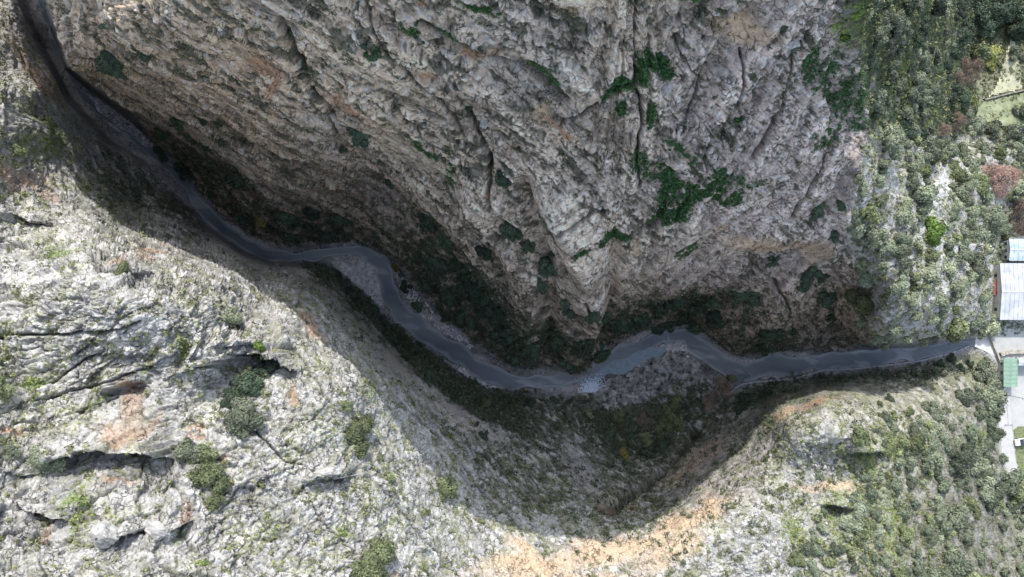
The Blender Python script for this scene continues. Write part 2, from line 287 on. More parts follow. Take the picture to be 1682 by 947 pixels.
PALE = [(560, 505, 62, 9, 42), (600, 560, 60, 12, 42), (690, 640, 70, 12, 43), (620, 590, 30, 8, 42), (955, 770, 14, 44, -38), (1540, 310, 12, 40, 8), (1535, 430, 8, 40, 4), (1250, 735, 26, 12, -25), (1560, 400, 20, 12), (1150, 765, 22, 8, -20), (790, 720, 50, 8, 45, .7), (1545, 470, 8, 30, 0, .8)]
PALE = [tuple(list(q) + [0] * (5 - len(q))) for q in PALE]
DARKV_SHADE = [(205, 320, 60, 30, 20, .8), (300, 350, 50, 18, 30, .9), (190, 270, 40, 10, 50, .7), (540, 460, 50, 10, 38, 1), (590, 500, 50, 14, 42, 1), (650, 560, 60, 16, 42, 1), (720, 620, 50, 12, 40, 1), (820, 668, 70, 8, 10, .4), (930, 664, 60, 10, 0, .4), (1000, 690, 50, 24, 0, 1), (1060, 730, 70, 20, 0, 1),
         (700, 420, 60, 30, 45, .9), (790, 480, 60, 36, 40, 1), (760, 530, 50, 24, 40, 1), (860, 550, 60, 30, 20, 1), (940, 570, 60, 20, -20, .9), (1040, 520, 60, 20, -25, .9), (1130, 500, 50, 22, 0, .9), (450, 360, 70, 20, 25, .8), (350, 270, 60, 20, 30, .8), (520, 370, 50, 20, 10, .8), (640, 380, 40, 14, 40, .7), (1250, 560, 50, 12, 0, .6), (1210, 480, 30, 20, 20, .7),
         (880, 700, 50, 10, 10, .25), (1240, 650, 60, 14, -10, .9), (1350, 620, 80, 10, -4, .8), (1500, 615, 80, 12, -4, .9), (1100, 680, 60, 30, 0, .8), (1590, 40, 30, 50, 10, .9), (1640, 30, 50, 30, 0, .9), (1560, 180, 20, 60, 10, .8), (400, 625, 46, 22, -25, 1), (740, 860, 0.1, 0.1, 0, 0), (860, 600, 50, 8, 10, .6)]  # dark plants, plus shade painted over the bank strip, hollow and upper corner
print('masks'); 
mG = blobs(GREEN, soft=.35); mB = blobs(BRIGHT, soft=.8); mO = blobs(ORANGE, soft=.5); mT = blobs(TAN, soft=.7); mP = blobs(PALE, soft=.5); mD = blobs(DARKV_SHADE, soft=.8)
n1 = fbm(p, 0.35, 4, off=61); n2 = fbm(p, 1.6, 3, off=71); n3 = fbm(p, 3.5, 2, off=81); nb = fbm(p, 0.07, 3, off=91); nc = fbm(ps, 1.2, 3, off=33)
def lay(c, new, m):
    m = np.clip(m, 0, 1)[..., None]
    return c * (1 - m) + np.array(new) * m
C = np.ones(U.shape + (3,)) * np.array((0.30, 0.285, 0.265))
cliffL, cliffM, cliffR = (0.52, 0.405, 0.29), (0.60, 0.50, 0.40), (0.48, 0.40, 0.35)
t = ss(300, 800, U - 0.5 * V)[..., None]; cc = np.array(cliffL) * (1 - t) + np.array(cliffM) * t
t = ss(1000, 1200, U)[..., None]; cc = cc * (1 - t) + np.array(cliffR) * t
C = C * (1 - wCL[..., None]) + cc * wCL[..., None]
C = lay(C, (0.49, 0.478, 0.45), wBL + wLM)
C = lay(C, (0.46, 0.445, 0.385), wVG)
C = lay(C, (0.52, 0.51, 0.47), wRS)
# weathering, value variation
C = C * (0.62 + 0.76 * n1)[..., None] * (1 + 0.68 * (n2 - .5) * (1 + .5 * (wBL + wLM)))[..., None]
C = lay(C, (0.42, 0.37, 0.33), 0.5 * ss(0.55, 0.7, nb) * wCL)
C = lay(C, (0.50, 0.49, 0.47), 0.6 * ss(0.54, 0.66, n2) * wCL)
C = lay(C, (0.085, 0.085, 0.065), (0.85 * ss(0.48, 0.38, nc) + 0.6 * ss(0.42, 0.34, pit)) * wCL * np.minimum(1, rough))
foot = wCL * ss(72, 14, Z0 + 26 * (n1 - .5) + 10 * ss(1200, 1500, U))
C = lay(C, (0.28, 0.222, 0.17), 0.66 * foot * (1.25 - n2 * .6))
# blocks: dark joints, paler faces
tone_ = rib * .5 + .5 * fbm(tuple(psl[i] * (1 - kR) + prl[i] * kR for i in range(3)), 0.5, 3, off=57)
C = C * (1 + wCL * (1.7 * (tone_ - .5) + 0.35 * (slabh - .5) + 0.9 * (grain - .5)))[..., None]
C = C * (1 + wBL * (0.22 * (kh - .5) + .2 * (slh - .5)))[..., None]
C = C * (1 - 0.45 * np.maximum(np.maximum((1 - edge) * wBL, 0.7 * (1 - edge2) * (wBL + wLM * .7 + wVG * .6)), 0.8 * (1 - cedge) * wCL))[..., None]
C = C * (1 + 0.30 * (blockh - 0.5) * wBL)[..., None]
# grass and low herbs on the near slopes
gm = ss(0.50, 0.62, fbm(p, 0.9, 4, off=101))
C = lay(C, (0.20, 0.20, 0.11), (0.45 * gm * wBL + 0.70 * gm * wLM + 0.85 * ss(0.44, 0.56, fbm(p, 0.7, 4, off=111)) * wVG) * (0.6 + 0.4 * n3) + 0.6 * ss(.50, .60, n1) * wRS)
C = C * (1 - 0.35 * wRS * ss(0.6, 0.4, n1) * ss(200, 240, V))[..., None]  # ground darkened in patches for the shade under the slope's trees
C = lay(C, (0.30, 0.30, 0.14), 0.32 * ss(0.56, 0.66, n1) * (wLM + wVG + .6 * wBL))
shadeLM = ss(380, 120, (V - 600) + 0.0 * U) * 0
C = lay(C, (0.13, 0.14, 0.09), 0.50 * ss(0.42, 0.56, fbm(pm, 0.9, 4, off=121)) * wLM * ss(58, 30, Z0) * ss(200, 420, U))  # dark scrub tint, also deepens the shade of the low slope
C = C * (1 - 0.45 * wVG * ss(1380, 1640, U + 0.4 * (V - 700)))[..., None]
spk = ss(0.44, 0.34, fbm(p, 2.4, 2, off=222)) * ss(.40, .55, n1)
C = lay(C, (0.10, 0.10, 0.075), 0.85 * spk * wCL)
C = lay(C, (0.09, 0.10, 0.06), (0.72 * ss(.48, .56, fbm(pm, 1.5, 3, off=232)) + .04) * wLM * ss(62, 40, Z0) * ss(200, 420, U))  # scrub speckle, puts some of the low slope's shade into the colour
ribs = wRS * ss(240, 200, V + 16 * (n1 - .5))
C = C * (1 - 0.55 * ribs)[..., None]  # shade of the upper right slope put into its colour, ribs greener
C = lay(C, (0.07, 0.09, 0.05), ribs * ss(.42, .54, tone_))
C = lay(C, (0.42, 0.405, 0.38), mP * 0.7)
C = lay(C, (0.62, 0.61, 0.59), mP * wRS * (.4 + .8 * n2))
C = lay(C, (0.60, 0.45, 0.31), mT * np.clip(0.62 + .7 * n1, 0, 1))
C = lay(C, (0.46, 0.285, 0.175), mO * np.clip(0.1 + 0.9 * n1 + .8 * (n2 - .5) + .3 * wCL, 0, .9))
# the dark wooded band beside the river under the smooth pale ramp
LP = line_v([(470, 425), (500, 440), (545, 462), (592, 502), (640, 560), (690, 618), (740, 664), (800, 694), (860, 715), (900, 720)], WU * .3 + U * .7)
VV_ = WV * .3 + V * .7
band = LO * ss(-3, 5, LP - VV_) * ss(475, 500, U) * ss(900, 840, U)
ramp = LO * ss(-2, 4, VV_ - LP) * ss(34, 12, VV_ - LP - 14 * ss(560, 640, U)) * ss(470, 500, U) * ss(900, 760, U)
C = lay(C, (0.52, 0.47, 0.42), ramp * 0.8)
C = lay(C, (0.40, 0.36, 0.34), 0.5 * ss(0.52, 0.66, nb) * wLM * ss(62, 45, Z0))
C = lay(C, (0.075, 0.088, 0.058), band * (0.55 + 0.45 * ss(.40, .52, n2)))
C = lay(C, (0.070, 0.080, 0.052), mD * (0.15 + 0.85 * ss(.45, .53, fbm(p, .5, 3, off=241))))
C = lay(C, (0.034, 0.072, 0.028), mG ** 1.5 * ss(0.42, 0.50, n2 * .6 + n1 * .4))
C = lay(C, (0.17, 0.26, 0.055), mB * ss(0.45, 0.55, n2) * 0.9)
C = lay(C, (0.05, 0.048, 0.043), 0.8 * CRK)
# river bed gravel
fl = fbm((U * .012 + 0 * Z0, V * .05 - U * .02, 0 * Z0), 1.0, 3, off=9)
C = lay(C, (0.50, 0.475, 0.46), wBED * 0.95)
C = lay(C, (0.06, 0.06, 0.065), wBED * blob(1065, 625, 90, 34, -12))
C = C * (1 - wBED * .35 * ss(.52, .60, fl))[..., None]
C = lay(C, (0.74, 0.71, 0.68), wBED * np.maximum(blob(595, 455, 50, 24, 30), blob(1080, 590, 50, 12, -20)) * .8)
C = C * (1 - wBED[..., None] * (0.45 * (1 - n3) + 0.2 * (1 - n2))[..., None])
# valley floor
C = lay(C, (0.26, 0.26, 0.18), valley * 0.8)
C = lay(C, (0.40, 0.39, 0.37), FLAT * 0.9)
C = np.clip(C, 0.01, 0.8)

# ------------------------------------------------------------------ look-up of the finished ground
def ground(u, v):
    fi = np.clip((np.asarray(u, float) - us[0]) / STEP, 0, NU - 1.001); fj = np.clip((np.asarray(v, float) - vs[0]) / STEP, 0, NV - 1.001)
    i = fi.astype(int); j = fj.astype(int); a = fi - i; b = fj - j
    return [q[j, i] * (1 - a) * (1 - b) + q[j, i + 1] * a * (1 - b) + q[j + 1, i] * (1 - a) * b + q[j + 1, i + 1] * a * b for q in POS]
# ------------------------------------------------------------------ scene helpers
def link(o, parent=None):
    COL.objects.link(o)
    if parent: o.parent = parent
    return o
def tag(o, label=None, cat=None, group=None, kind=None):
    if label: o['label'] = label
    if cat: o['category'] = cat
    if group: o['group'] = group
    if kind: o['kind'] = kind
    return o
def np_mesh(name, co, quads, col=None, smooth=True, mat=None):
    me = bpy.data.meshes.new(name)
    co = np.ascontiguousarray(co, dtype=F32).reshape(-1, 3); quads = np.ascontiguousarray(quads, dtype=np.int32)
    n, k = quads.shape
    me.vertices.add(len(co)); me.vertices.foreach_set('co', co.ravel())
    me.loops.add(n * k); me.loops.foreach_set('vertex_index', quads.ravel())
    me.polygons.add(n); me.polygons.foreach_set('loop_start', np.arange(0, n * k, k, dtype=np.int32))
    try: me.polygons.foreach_set('loop_total', np.full(n, k, dtype=np.int32))
    except Exception: pass
    me.polygons.foreach_set('use_smooth', np.full(n, smooth, dtype=bool))
    if col is not None:
        at = me.color_attributes.new('Col', 'FLOAT_COLOR', 'POINT')
        c4 = np.ones((len(co), 4), F32); c4[:, :3] = col.reshape(-1, 3); at.data.foreach_set('color', c4.ravel())
    me.update(calc_edges=True)
    if mat: me.materials.append(mat)
    return me
def grid_quads(nv, nu):
    a = (np.arange(nv - 1)[:, None] * nu + np.arange(nu - 1)[None]).ravel()
    return np.stack([a, a + nu, a + nu + 1, a + 1], 1)

def new_mat(name):
    m = bpy.data.materials.new(name); m.use_nodes = True
    nt = m.node_tree; nt.nodes.clear()
    out = nt.nodes.new('ShaderNodeOutputMaterial'); b = nt.nodes.new('ShaderNodeBsdfPrincipled')
    nt.links.new(b.outputs[0], out.inputs[0])
    b.inputs['Roughness'].default_value = 0.9
    b.inputs['Specular IOR Level'].default_value = 0.2
    return m, nt, b
def N(nt, t, **kw):
    n = nt.nodes.new(t)
    for k, v in kw.items():
        if k.startswith('i_'): n.inputs[k[2:].replace('_', ' ')].default_value = v
        else: setattr(n, k, v)
    return n
def rock_mat():
    m, nt, b = new_mat('ground_rock')
    at = N(nt, 'ShaderNodeVertexColor', layer_name='Col')
    tc = N(nt, 'ShaderNodeTexCoord')
    n = N(nt, 'ShaderNodeTexNoise', i_Scale=3.0, i_Detail=8.0, i_Roughness=0.72)
    nt.links.new(tc.outputs['Object'], n.inputs['Vector'])
    mr = N(nt, 'ShaderNodeMapRange'); mr.inputs[1].default_value = 0.3; mr.inputs[2].default_value = 0.7; mr.inputs[3].default_value = 0.62; mr.inputs[4].default_value = 1.38
    nt.links.new(n.outputs[0], mr.inputs[0])
    mx = N(nt, 'ShaderNodeVectorMath', operation='SCALE')
    nt.links.new(at.outputs[0], mx.inputs[0]); nt.links.new(mr.outputs[0], mx.inputs[3])
    nt.links.new(mx.outputs[0], b.inputs['Base Color'])
    # hairline joints: cell edges in warped space, broken up by a second noise
    wn = N(nt, 'ShaderNodeTexNoise', i_Scale=0.9, i_Detail=3.0); nt.links.new(tc.outputs['Object'], wn.inputs['Vector'])
    wa = N(nt, 'ShaderNodeVectorMath', operation='MULTIPLY_ADD'); wa.inputs[1].default_value = (1.6, 1.6, 1.6); nt.links.new(wn.outputs['Color'], wa.inputs[0]); nt.links.new(tc.outputs['Object'], wa.inputs[2])
    vo = N(nt, 'ShaderNodeTexVoronoi', feature='DISTANCE_TO_EDGE', i_Scale=0.95); nt.links.new(wa.outputs[0], vo.inputs['Vector'])
    jm = N(nt, 'ShaderNodeMapRange'); jm.inputs[1].default_value = 0.0; jm.inputs[2].default_value = 0.06; jm.inputs[3].default_value = 1; jm.inputs[4].default_value = 0
    nt.links.new(vo.outputs['Distance'], jm.inputs[0])
    n2_ = N(nt, 'ShaderNodeTexNoise', i_Scale=0.45, i_Detail=2.0); nt.links.new(tc.outputs['Object'], n2_.inputs['Vector'])
    km = N(nt, 'ShaderNodeMapRange'); km.inputs[1].default_value = 0.46; km.inputs[2].default_value = 0.60; nt.links.new(n2_.outputs[0], km.inputs[0])
    jk = N(nt, 'ShaderNodeMath', operation='MULTIPLY'); nt.links.new(jm.outputs[0], jk.inputs[0]); nt.links.new(km.outputs[0], jk.inputs[1])
    dk = N(nt, 'ShaderNodeMapRange'); dk.inputs[3].default_value = 1.0; dk.inputs[4].default_value = 0.42; nt.links.new(jk.outputs[0], dk.inputs[0])
    mx2 = N(nt, 'ShaderNodeVectorMath', operation='SCALE'); nt.links.new(mx.outputs[0], mx2.inputs[0]); nt.links.new(dk.outputs[0], mx2.inputs[3]); nt.links.new(mx2.outputs[0], b.inputs['Base Color'])
    hs_ = N(nt, 'ShaderNodeMath', operation='MULTIPLY_ADD'); hs_.inputs[1].default_value = -0.8; nt.links.new(jk.outputs[0], hs_.inputs[0]); nt.links.new(n.outputs[0], hs_.inputs[2])
    bp = N(nt, 'ShaderNodeBump'); bp.inputs['Strength'].default_value = 1.0; bp.inputs['Distance'].default_value = 0.30
    nt.links.new(hs_.outputs[0], bp.inputs['Height']); nt.links.new(bp.outputs[0], b.inputs['Normal'])
    b.inputs['Roughness'].default_value = 0.95; b.inputs['Specular IOR Level'].default_value = 0.08
    return m
MR = rock_mat()
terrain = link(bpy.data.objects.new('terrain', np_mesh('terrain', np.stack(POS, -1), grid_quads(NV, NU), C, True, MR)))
tag(terrain, 'pale limestone gorge ground with cliff, slopes and river bed', 'terrain', kind='structure')

# ---- the surroundings outside the frame: rim, plateau, near hills
def edge_pts(j, i): return np.stack([POS[0][j, i], POS[1][j, i], POS[2][j, i]], -1)
K = 8
RIMX = [-140, -108, -98, -86, -79, -67, -50, -39, -29, -16, 11, 34, 46, 60, 78, 100]
RIMZ = [10, 30, 67, 78, 92, 98, 104, 118, 128, 143, 142, 118, 108, 46, 18, 8]  # unseen rim, heights shaped so its cast shadow edge lands on the slope
def skirt(name, E, R, sub=24, seed=0.0):
    """E inner edge points, R list of outer rings; rows of points between them with relief"""
    rows = []; prev = E
    for k, r in enumerate(R):
        for q in range(sub):
            t = q / sub; rows.append(prev * (1 - t) + r * t)
        prev = r
    rows.append(prev); G = np.array(rows)
    q = (G[..., 0].astype(F32), G[..., 1].astype(F32), G[..., 2].astype(F32))
    t = np.minimum(1, np.arange(len(rows)) / 6.0)[:, None]
    G[..., 2] += t * (6 * (fbm(q, 0.04, 4, off=seed) - 0.5) + 1.5 * (fbm(q, 0.3, 3, off=seed) - 0.5))
    n = fbm(q, 0.15, 4, off=seed + 5)
    c = np.ones(G.shape) * np.array((0.36, 0.35, 0.32)) * (0.7 + 0.6 * n)[..., None]
    c = lay(c, (0.08, 0.10, 0.05), ss(0.48, 0.58, n))
    o = link(bpy.data.objects.new(name, np_mesh(name, G, grid_quads(G.shape[0], G.shape[1]), c, True, MR)))
    tag(o, 'surrounding limestone hillside beyond the gorge', 'hillside', kind='structure')
    return o
iu = np.arange(0, NU, 6); iu[-1] = NU - 1
E = edge_pts(0, iu)
uu_ = us[iu]
xr = np.interp(uu_, [-150, 40, 80, 1400, 1600, 1830], [-175, -110, -78, 52, 110, 190])
zr = np.interp(xr, RIMX, RIMZ)
zr = np.interp(uu_, [-150, -60, 30], [12, 22, 38]) * (uu_ < 30) + zr * (uu_ >= 30) * (xr <= 100) + 8 * (xr > 100)
yr = np.interp(uu_, [-150, 20, 80, 1400, 1560, 1830], [112, 96, 52, 52, 120, 150])
R1 = np.stack([xr, yr, zr], -1)
R2 = np.stack([xr * 1.25, yr + 60, zr + 6], -1); R3 = np.stack([xr * 2.2, yr * 0 + 420, zr * 0.8 + 20], -1)
skirt('hillside', E, [R1, R2, R3], seed=3.0)
# bottom
E = edge_pts(NV - 1, iu); s = np.interp(uu_, [-150, 1400, 1700, 1830], [1, 1, 0.1, 0.05])
R1 = E + np.stack([0 * s + (uu_ - 841) * 0.02, -45 + 0 * s, 22 * s], -1); R2 = R1 + np.stack([(uu_ - 841) * 0.2, -200 + 0 * s, 40 * s], -1)
skirt('hillside', E, [R1, R2], seed=5.0)
iv = np.arange(0, NV, 6); iv[-1] = NV - 1; vv_ = vs[iv]
E = edge_pts(iv, 0); R1 = E + np.stack([-30 + 0 * vv_, 0 * vv_, 14 + 0 * vv_], -1); R2 = R1 + np.stack([-250 + 0 * vv_, (473 - vv_) * 0.3, 30 + 0 * vv_], -1)
skirt('hillside', E[:, :], [R1, R2], seed=7.0)
E = edge_pts(iv, NU - 1); R1 = E + np.stack([60 + 0 * vv_, 0 * vv_, 1 + 0 * vv_], -1); R2 = R1 + np.stack([300 + 0 * vv_, (473 - vv_) * 0.4, 6 + 0 * vv_], -1)
skirt('hillside', E, [R1, R2], seed=9.0)
# ------------------------------------------------------------------ plants
def leaf_mat(name, a, b_, rough=0.75, obj_var=0.35):
    m, nt, b = new_mat(name)
    at = N(nt, 'ShaderNodeVertexColor', layer_name='Col')
    oi = N(nt, 'ShaderNodeObjectInfo')
    sep = N(nt, 'ShaderNodeSeparateColor')
    nt.links.new(at.outputs[0], sep.inputs[0])
    mix = N(nt, 'ShaderNodeMix', data_type='RGBA'); mix.inputs[6].default_value = a + (1,); mix.inputs[7].default_value = b_ + (1,)
    nt.links.new(sep.outputs[0], mix.inputs[0])
    mr = N(nt, 'ShaderNodeMapRange'); mr.inputs[3].default_value = 1 - obj_var; mr.inputs[4].default_value = 1 + obj_var
    nt.links.new(oi.outputs['Random'], mr.inputs[0])
    sc = N(nt, 'ShaderNodeVectorMath', operation='SCALE'); nt.links.new(mix.outputs[2], sc.inputs[0]); nt.links.new(mr.outputs[0], sc.inputs[3])
    nt.links.new(sc.outputs[0], b.inputs['Base Color']); b.inputs['Roughness'].default_value = rough
    b.inputs['Specular IOR Level'].default_value = 0.25
    return m
ML = {'grey': leaf_mat('grey_green_leaves', (0.09, 0.105, 0.065), (0.31, 0.345, 0.24)),
      'pale': leaf_mat('pale_green_leaves', (0.15, 0.17, 0.10), (0.42, 0.45, 0.31)),
      'dull': leaf_mat('dull_green_leaves', (0.05, 0.065, 0.04), (0.22, 0.25, 0.17)),
      'olive': leaf_mat('olive_leaves', (0.07, 0.085, 0.040), (0.26, 0.29, 0.15)),
      'dark': leaf_mat('dark_evergreen_leaves', (0.028, 0.045, 0.030), (0.095, 0.130, 0.080)),
      'green': leaf_mat('fresh_green_leaves', (0.055, 0.10, 0.020), (0.20, 0.30, 0.07)),
      'yellow': leaf_mat('yellow_leaves', (0.14, 0.15, 0.04), (0.46, 0.48, 0.17)),
      'ochre': leaf_mat('ochre_leaves', (0.10, 0.09, 0.03), (0.26, 0.22, 0.07)),
      'brown': leaf_mat('bare_brown_twigs', (0.13, 0.10, 0.075), (0.34, 0.27, 0.21)),
      'red': leaf_mat('bare_reddish_twigs', (0.18, 0.12, 0.095), (0.44, 0.31, 0.26)),
      'bark': leaf_mat('bark', (0.10, 0.085, 0.07), (0.16, 0.14, 0.12))}
def leaf_cloud(n, lobes, size, seed, flat=0.75, twig=False):
    r = np.random.default_rng(seed)
    L = []
    for k in range(lobes):
        a = r.uniform(0, 2 * math.pi); q = 0.0 if k == 0 else r.uniform(0.42, 0.78)
        L.append((q * math.cos(a), q * math.sin(a), r.uniform(0.35, 0.75) * flat * (1.1 - q * 0.5), r.uniform(0.28, 0.46) if k else 0.55))
    L = np.array(L); k = r.integers(0, lobes, n)
    d = r.normal(size=(n, 3)); d /= np.linalg.norm(d, axis=1, keepdims=True); d[:, 2] = np.where(d[:, 2] < -0.3, -d[:, 2], d[:, 2])
    rr = r.uniform(0.55, 1.05, n) ** 0.6 * (1 + 0.22 * r.normal(size=n) * (r.random(n) < 0.3))
    c = L[k, :3] + d * (L[k, 3] * rr)[:, None] * np.array((1, 1, 0.8))
    c[:, 2] = np.maximum(c[:, 2], 0.05)
    nrm = d + 0.42 * r.normal(size=(n, 3)); nrm /= np.linalg.norm(nrm, axis=1, keepdims=True)
    t = np.cross(nrm, r.normal(size=(n, 3))); t /= np.linalg.norm(t, axis=1, keepdims=True); b = np.cross(nrm, t)
    s = size * r.uniform(0.6, 1.4, n)[:, None]; asp = 0.22 if twig else 0.62
    s2 = s * (2.0 if twig else 1.0)
    core = []; cq = []
    if not twig:
        for li in L:
            base = len(core)
            for a_ in range(1, 6):
                for b_ in range(8):
                    th = math.pi * a_ / 6; ph = math.pi * b_ / 4; w_ = li[3] * 0.80 * r.uniform(.88, 1.12)
                    core.append((li[0] + w_ * math.sin(th) * math.cos(ph), li[1] + w_ * math.sin(th) * math.sin(ph), max(0.02, li[2] + .8 * w_ * math.cos(th))))
            for a_ in range(4):
                for b_ in range(8): cq.append((base + a_ * 8 + b_, base + a_ * 8 + 8 + b_, base + a_ * 8 + 8 + (b_ + 1) % 8, base + a_ * 8 + (b_ + 1) % 8))
            cq.append((base, base + 2, base + 4, base + 6))
    co = np.stack([c - t * s2 , c - b * s * asp + nrm * s * 0.15, c + t * s2, c + b * s * asp + nrm * s * 0.15], 1).reshape(-1, 3)
    tone = np.clip(0.2 + 0.45 * r.random(n) + 0.6 * (r.random(lobes)[k] - 0.35), 0, 1)
    col = np.repeat(tone, 4)[:, None] * np.ones(3)
    q = np.arange(n * 4).reshape(n, 4)
    if core: q = np.concatenate([q, np.array(cq) + len(co)]); co = np.concatenate([co, np.array(core)]); col = np.concatenate([col, np.full((len(core), 3), .22)])  # added core blocks light, its dark tone stands in for inner shade
    return co, q, col
def limbs(seed, hgt=0.75, n=6, r0=0.06):
    """tapered trunk dividing into limbs"""
    r = random.Random(seed); co = []; q = []
    def tube(a, b, ra, rb, m=5):
        a = Vector(a); b = Vector(b); d = (b - a).normalized(); t = d.orthogonal().normalized(); s = d.cross(t); base = len(co)
        for (c, rr) in ((a, ra), ((a + b) / 2 + Vector((r.uniform(-.03, .03), r.uniform(-.03, .03), 0)), (ra + rb) / 2), (b, rb)):
            for k in range(m):
                w = 2 * math.pi * k / m; co.append(tuple(c + (t * math.cos(w) + s * math.sin(w)) * rr))
        for j in range(2):
            for k in range(m): q.append((base + j * m + k, base + j * m + (k + 1) % m, base + (j + 1) * m + (k + 1) % m, base + (j + 1) * m + k))
    f = (r.uniform(-.05, .05), r.uniform(-.05, .05), hgt * 0.4); tube((0, 0, -0.35), f, r0 * 1.3, r0)
    for k in range(n):
        a = 2 * math.pi * (k + r.random() * .6) / n; e = (0.5 * math.cos(a), 0.5 * math.sin(a), hgt * r.uniform(.7, 1.0))
        m_ = tuple(f[i] * .5 + e[i] * .5 + (0.05 if i == 2 else 0) for i in range(3)); tube(f, m_, r0 * .7, r0 * .4); tube(m_, e, r0 * .4, r0 * .12)
        e2 = (e[0] * 1.3 + r.uniform(-.15, .15), e[1] * 1.3 + r.uniform(-.15, .15), e[2] + r.uniform(-.1, .15)); tube(m_, e2, r0 * .3, r0 * .08)
    return np.array(co), np.array(q)
from mathutils import Vector
CROWN, STEM = {}, {}
def crown_mesh(tone, size, var):
    key = (tone, size, var)
    if key not in CROWN:
        twig = tone in ('brown', 'red')
        n, lo, s = {'s': (420, 4, 0.11), 'm': (1300, 7, 0.07), 'l': (3400, 11, 0.05)}[size]
        if twig: n = int(n * 1.3); s *= 0.8
        a, b, c = leaf_cloud(n, lo, s, hash((tone, size, var)) % 1000 if False else (len(CROWN) * 17 + 3), flat=0.8, twig=twig)
        CROWN[key] = np_mesh('foliage', a, b, c, False, ML[tone])
    return CROWN[key]
def stem_mesh(var):
    if var not in STEM:
        a, b = limbs(var + 40); STEM[var] = np_mesh('stem', a, b, np.full((len(a), 3), 0.4), True, ML['bark'])
    return STEM[var]
def upright(u, v, w=0.45):
    i = int(np.clip((u - us[0]) / STEP, 0, NU - 1)); j = int(np.clip((v - vs[0]) / STEP, 0, NV - 1))
    n = Vector(N0[j, i]) * w + Vector((0, 0, 1)) * (1 - w); return n.normalized()
# landmarks people can find, used to say where a plant stands
LM = [(1525, 378, 'bright green round bush'), (1592, 407, 'angular pale boulder'), (1535, 325, 'bare pale rock slab'), (1535, 440, 'narrow pale rock gully'), (1660, 480, 'white warehouse roof'), (1612, 562, 'pale concrete terrace'),
      (1660, 612, 'green shed roof'), (1652, 670, 'street lamp'), (1400, 711, 'round dark green bush'), (1440, 745, 'dark rock ledge'), (1640, 295, 'reddish bare tree'), (1664, 216, 'dark footbridge'), (1618, 88, 'yellow leafed tree'),
      (1650, 110, 'pale striped field'), (1380, 300, 'big cliff edge'), (1400, 60, 'bright green mossy crest'), (1430, 570, 'foot of the big cliff'), (1560, 568, 'mouth of the river'), (1340, 662, 'orange edged rock shoulder'), (1660, 790, 'curved pale road'),
      (1650, 940, 'bottom right corner woods'), (1345, 900, 'bare white rock rib'), (1480, 130, 'dark ribbed rock face'), (345, 790, 'large oval shrub'), (575, 700, 'tall olive shrub'), (600, 920, 'olive shrub at the bottom edge'), (725, 808, 'small round shrub above the ravine'),
      (170, 750, 'long rock overhang'), (400, 620, 'shaded green hollow'), (215, 660, 'orange rock scar'), (10, 280, 'ochre rock band'), (1145, 690, 'lone pale boulder'), (1060, 620, 'dark boulder field'), (970, 640, 'white water rapids'),
      (600, 440, 'braided gravel bar'), (435, 355, 'yellow bush by the river'), (1105, 320, 'large ivy patch'), (1085, 95, 'upper ivy patch'), (300, 275, 'upper river bend'), (1250, 400, 'brown rock arch'), (1050, 790, 'brown ravine notch'), (560, 500, 'smooth pale rock ramp'),
      (780, 200, 'dark cleft in the cliff'), (580, 160, 'orange streak on the cliff'), (450, 105, 'orange scar on the left cliff'), (930, 580, 'sharp foot of the cliff spur'), (200, 90, 'upper left cliff edge')]
def where(u, v, skip=None):
    best = sorted((math.hypot(u - a, v - b), n, a, b) for a, b, n in LM if n != skip and math.hypot(u - a, v - b) > 12)[0]
    d, n, a, b = best; w = math.degrees(math.atan2(v - b, u - a)) % 360
    rel = ['right of', 'below and right of', 'below', 'below and left of', 'left of', 'above and left of', 'above', 'above and right of'][int((w + 22.5) // 45) % 8]
    far = '' if d > 34 else 'just '
    far = 'well ' if d > 75 else far
    return far + rel + ' the ' + n
WORD = {'dull': 'dull green', 'grey': 'grey-green', 'pale': 'pale green', 'olive': 'olive green', 'dark': 'dark evergreen', 'green': 'fresh green', 'yellow': 'yellow leafed', 'ochre': 'ochre leafed', 'brown': 'bare brown', 'red': 'bare reddish'}
RS = random.Random(8)
PL = []
def plant(u, v, rpx, tone='grey', label=None, cat='shrub', group=None, name=None, size=None, hs=1.0, w=0.45, parts=True):
    x, y, z = (float(q) for q in ground(u, v)); r = rpx * (CAMZ - z) / FPX
    size = size or ('l' if rpx > 26 else 'm' if rpx > 13 else 's')
    name = name or cat.replace(' ', '_'); me = crown_mesh(tone, size, RS.randrange(5 if size != 'l' else 3))
    loc = Vector((x, y, z - 0.12 * r)); rot = upright(u, v, w).to_track_quat('Z', 'Y').to_euler()
    s = (r * RS.uniform(.92, 1.12), r * RS.uniform(.92, 1.12), r * RS.uniform(1.0, 1.35) * hs); sp = RS.uniform(0, 6.28)
    kind = {'s': 'small', 'm': 'medium', 'l': 'large'}['s' if rpx < 10 else 'm' if rpx < 19 else 'l']
    lab = label or f"{kind} {WORD[tone]} {cat} {where(u, v)}"
    if parts and rpx >= 9:
        root = link(bpy.data.objects.new(name, None)); root.empty_display_size = 0.2
        f = link(bpy.data.objects.new('foliage' if tone not in ('brown', 'red') else 'twigs', me), root)
        link(bpy.data.objects.new('trunk' if 'tree' in cat else 'stem', stem_mesh(RS.randrange(4))), root)
    else: root = link(bpy.data.objects.new(name, me))
    root.location = loc; root.rotation_mode = 'QUATERNION'
    from mathutils import Quaternion
    root.rotation_quaternion = upright(u, v, w).to_track_quat('Z', 'Y') @ Quaternion((0, 0, 1), sp); root.scale = s
    tag(root, lab, cat, group); PL.append((u, v, rpx, root, lab)); return root
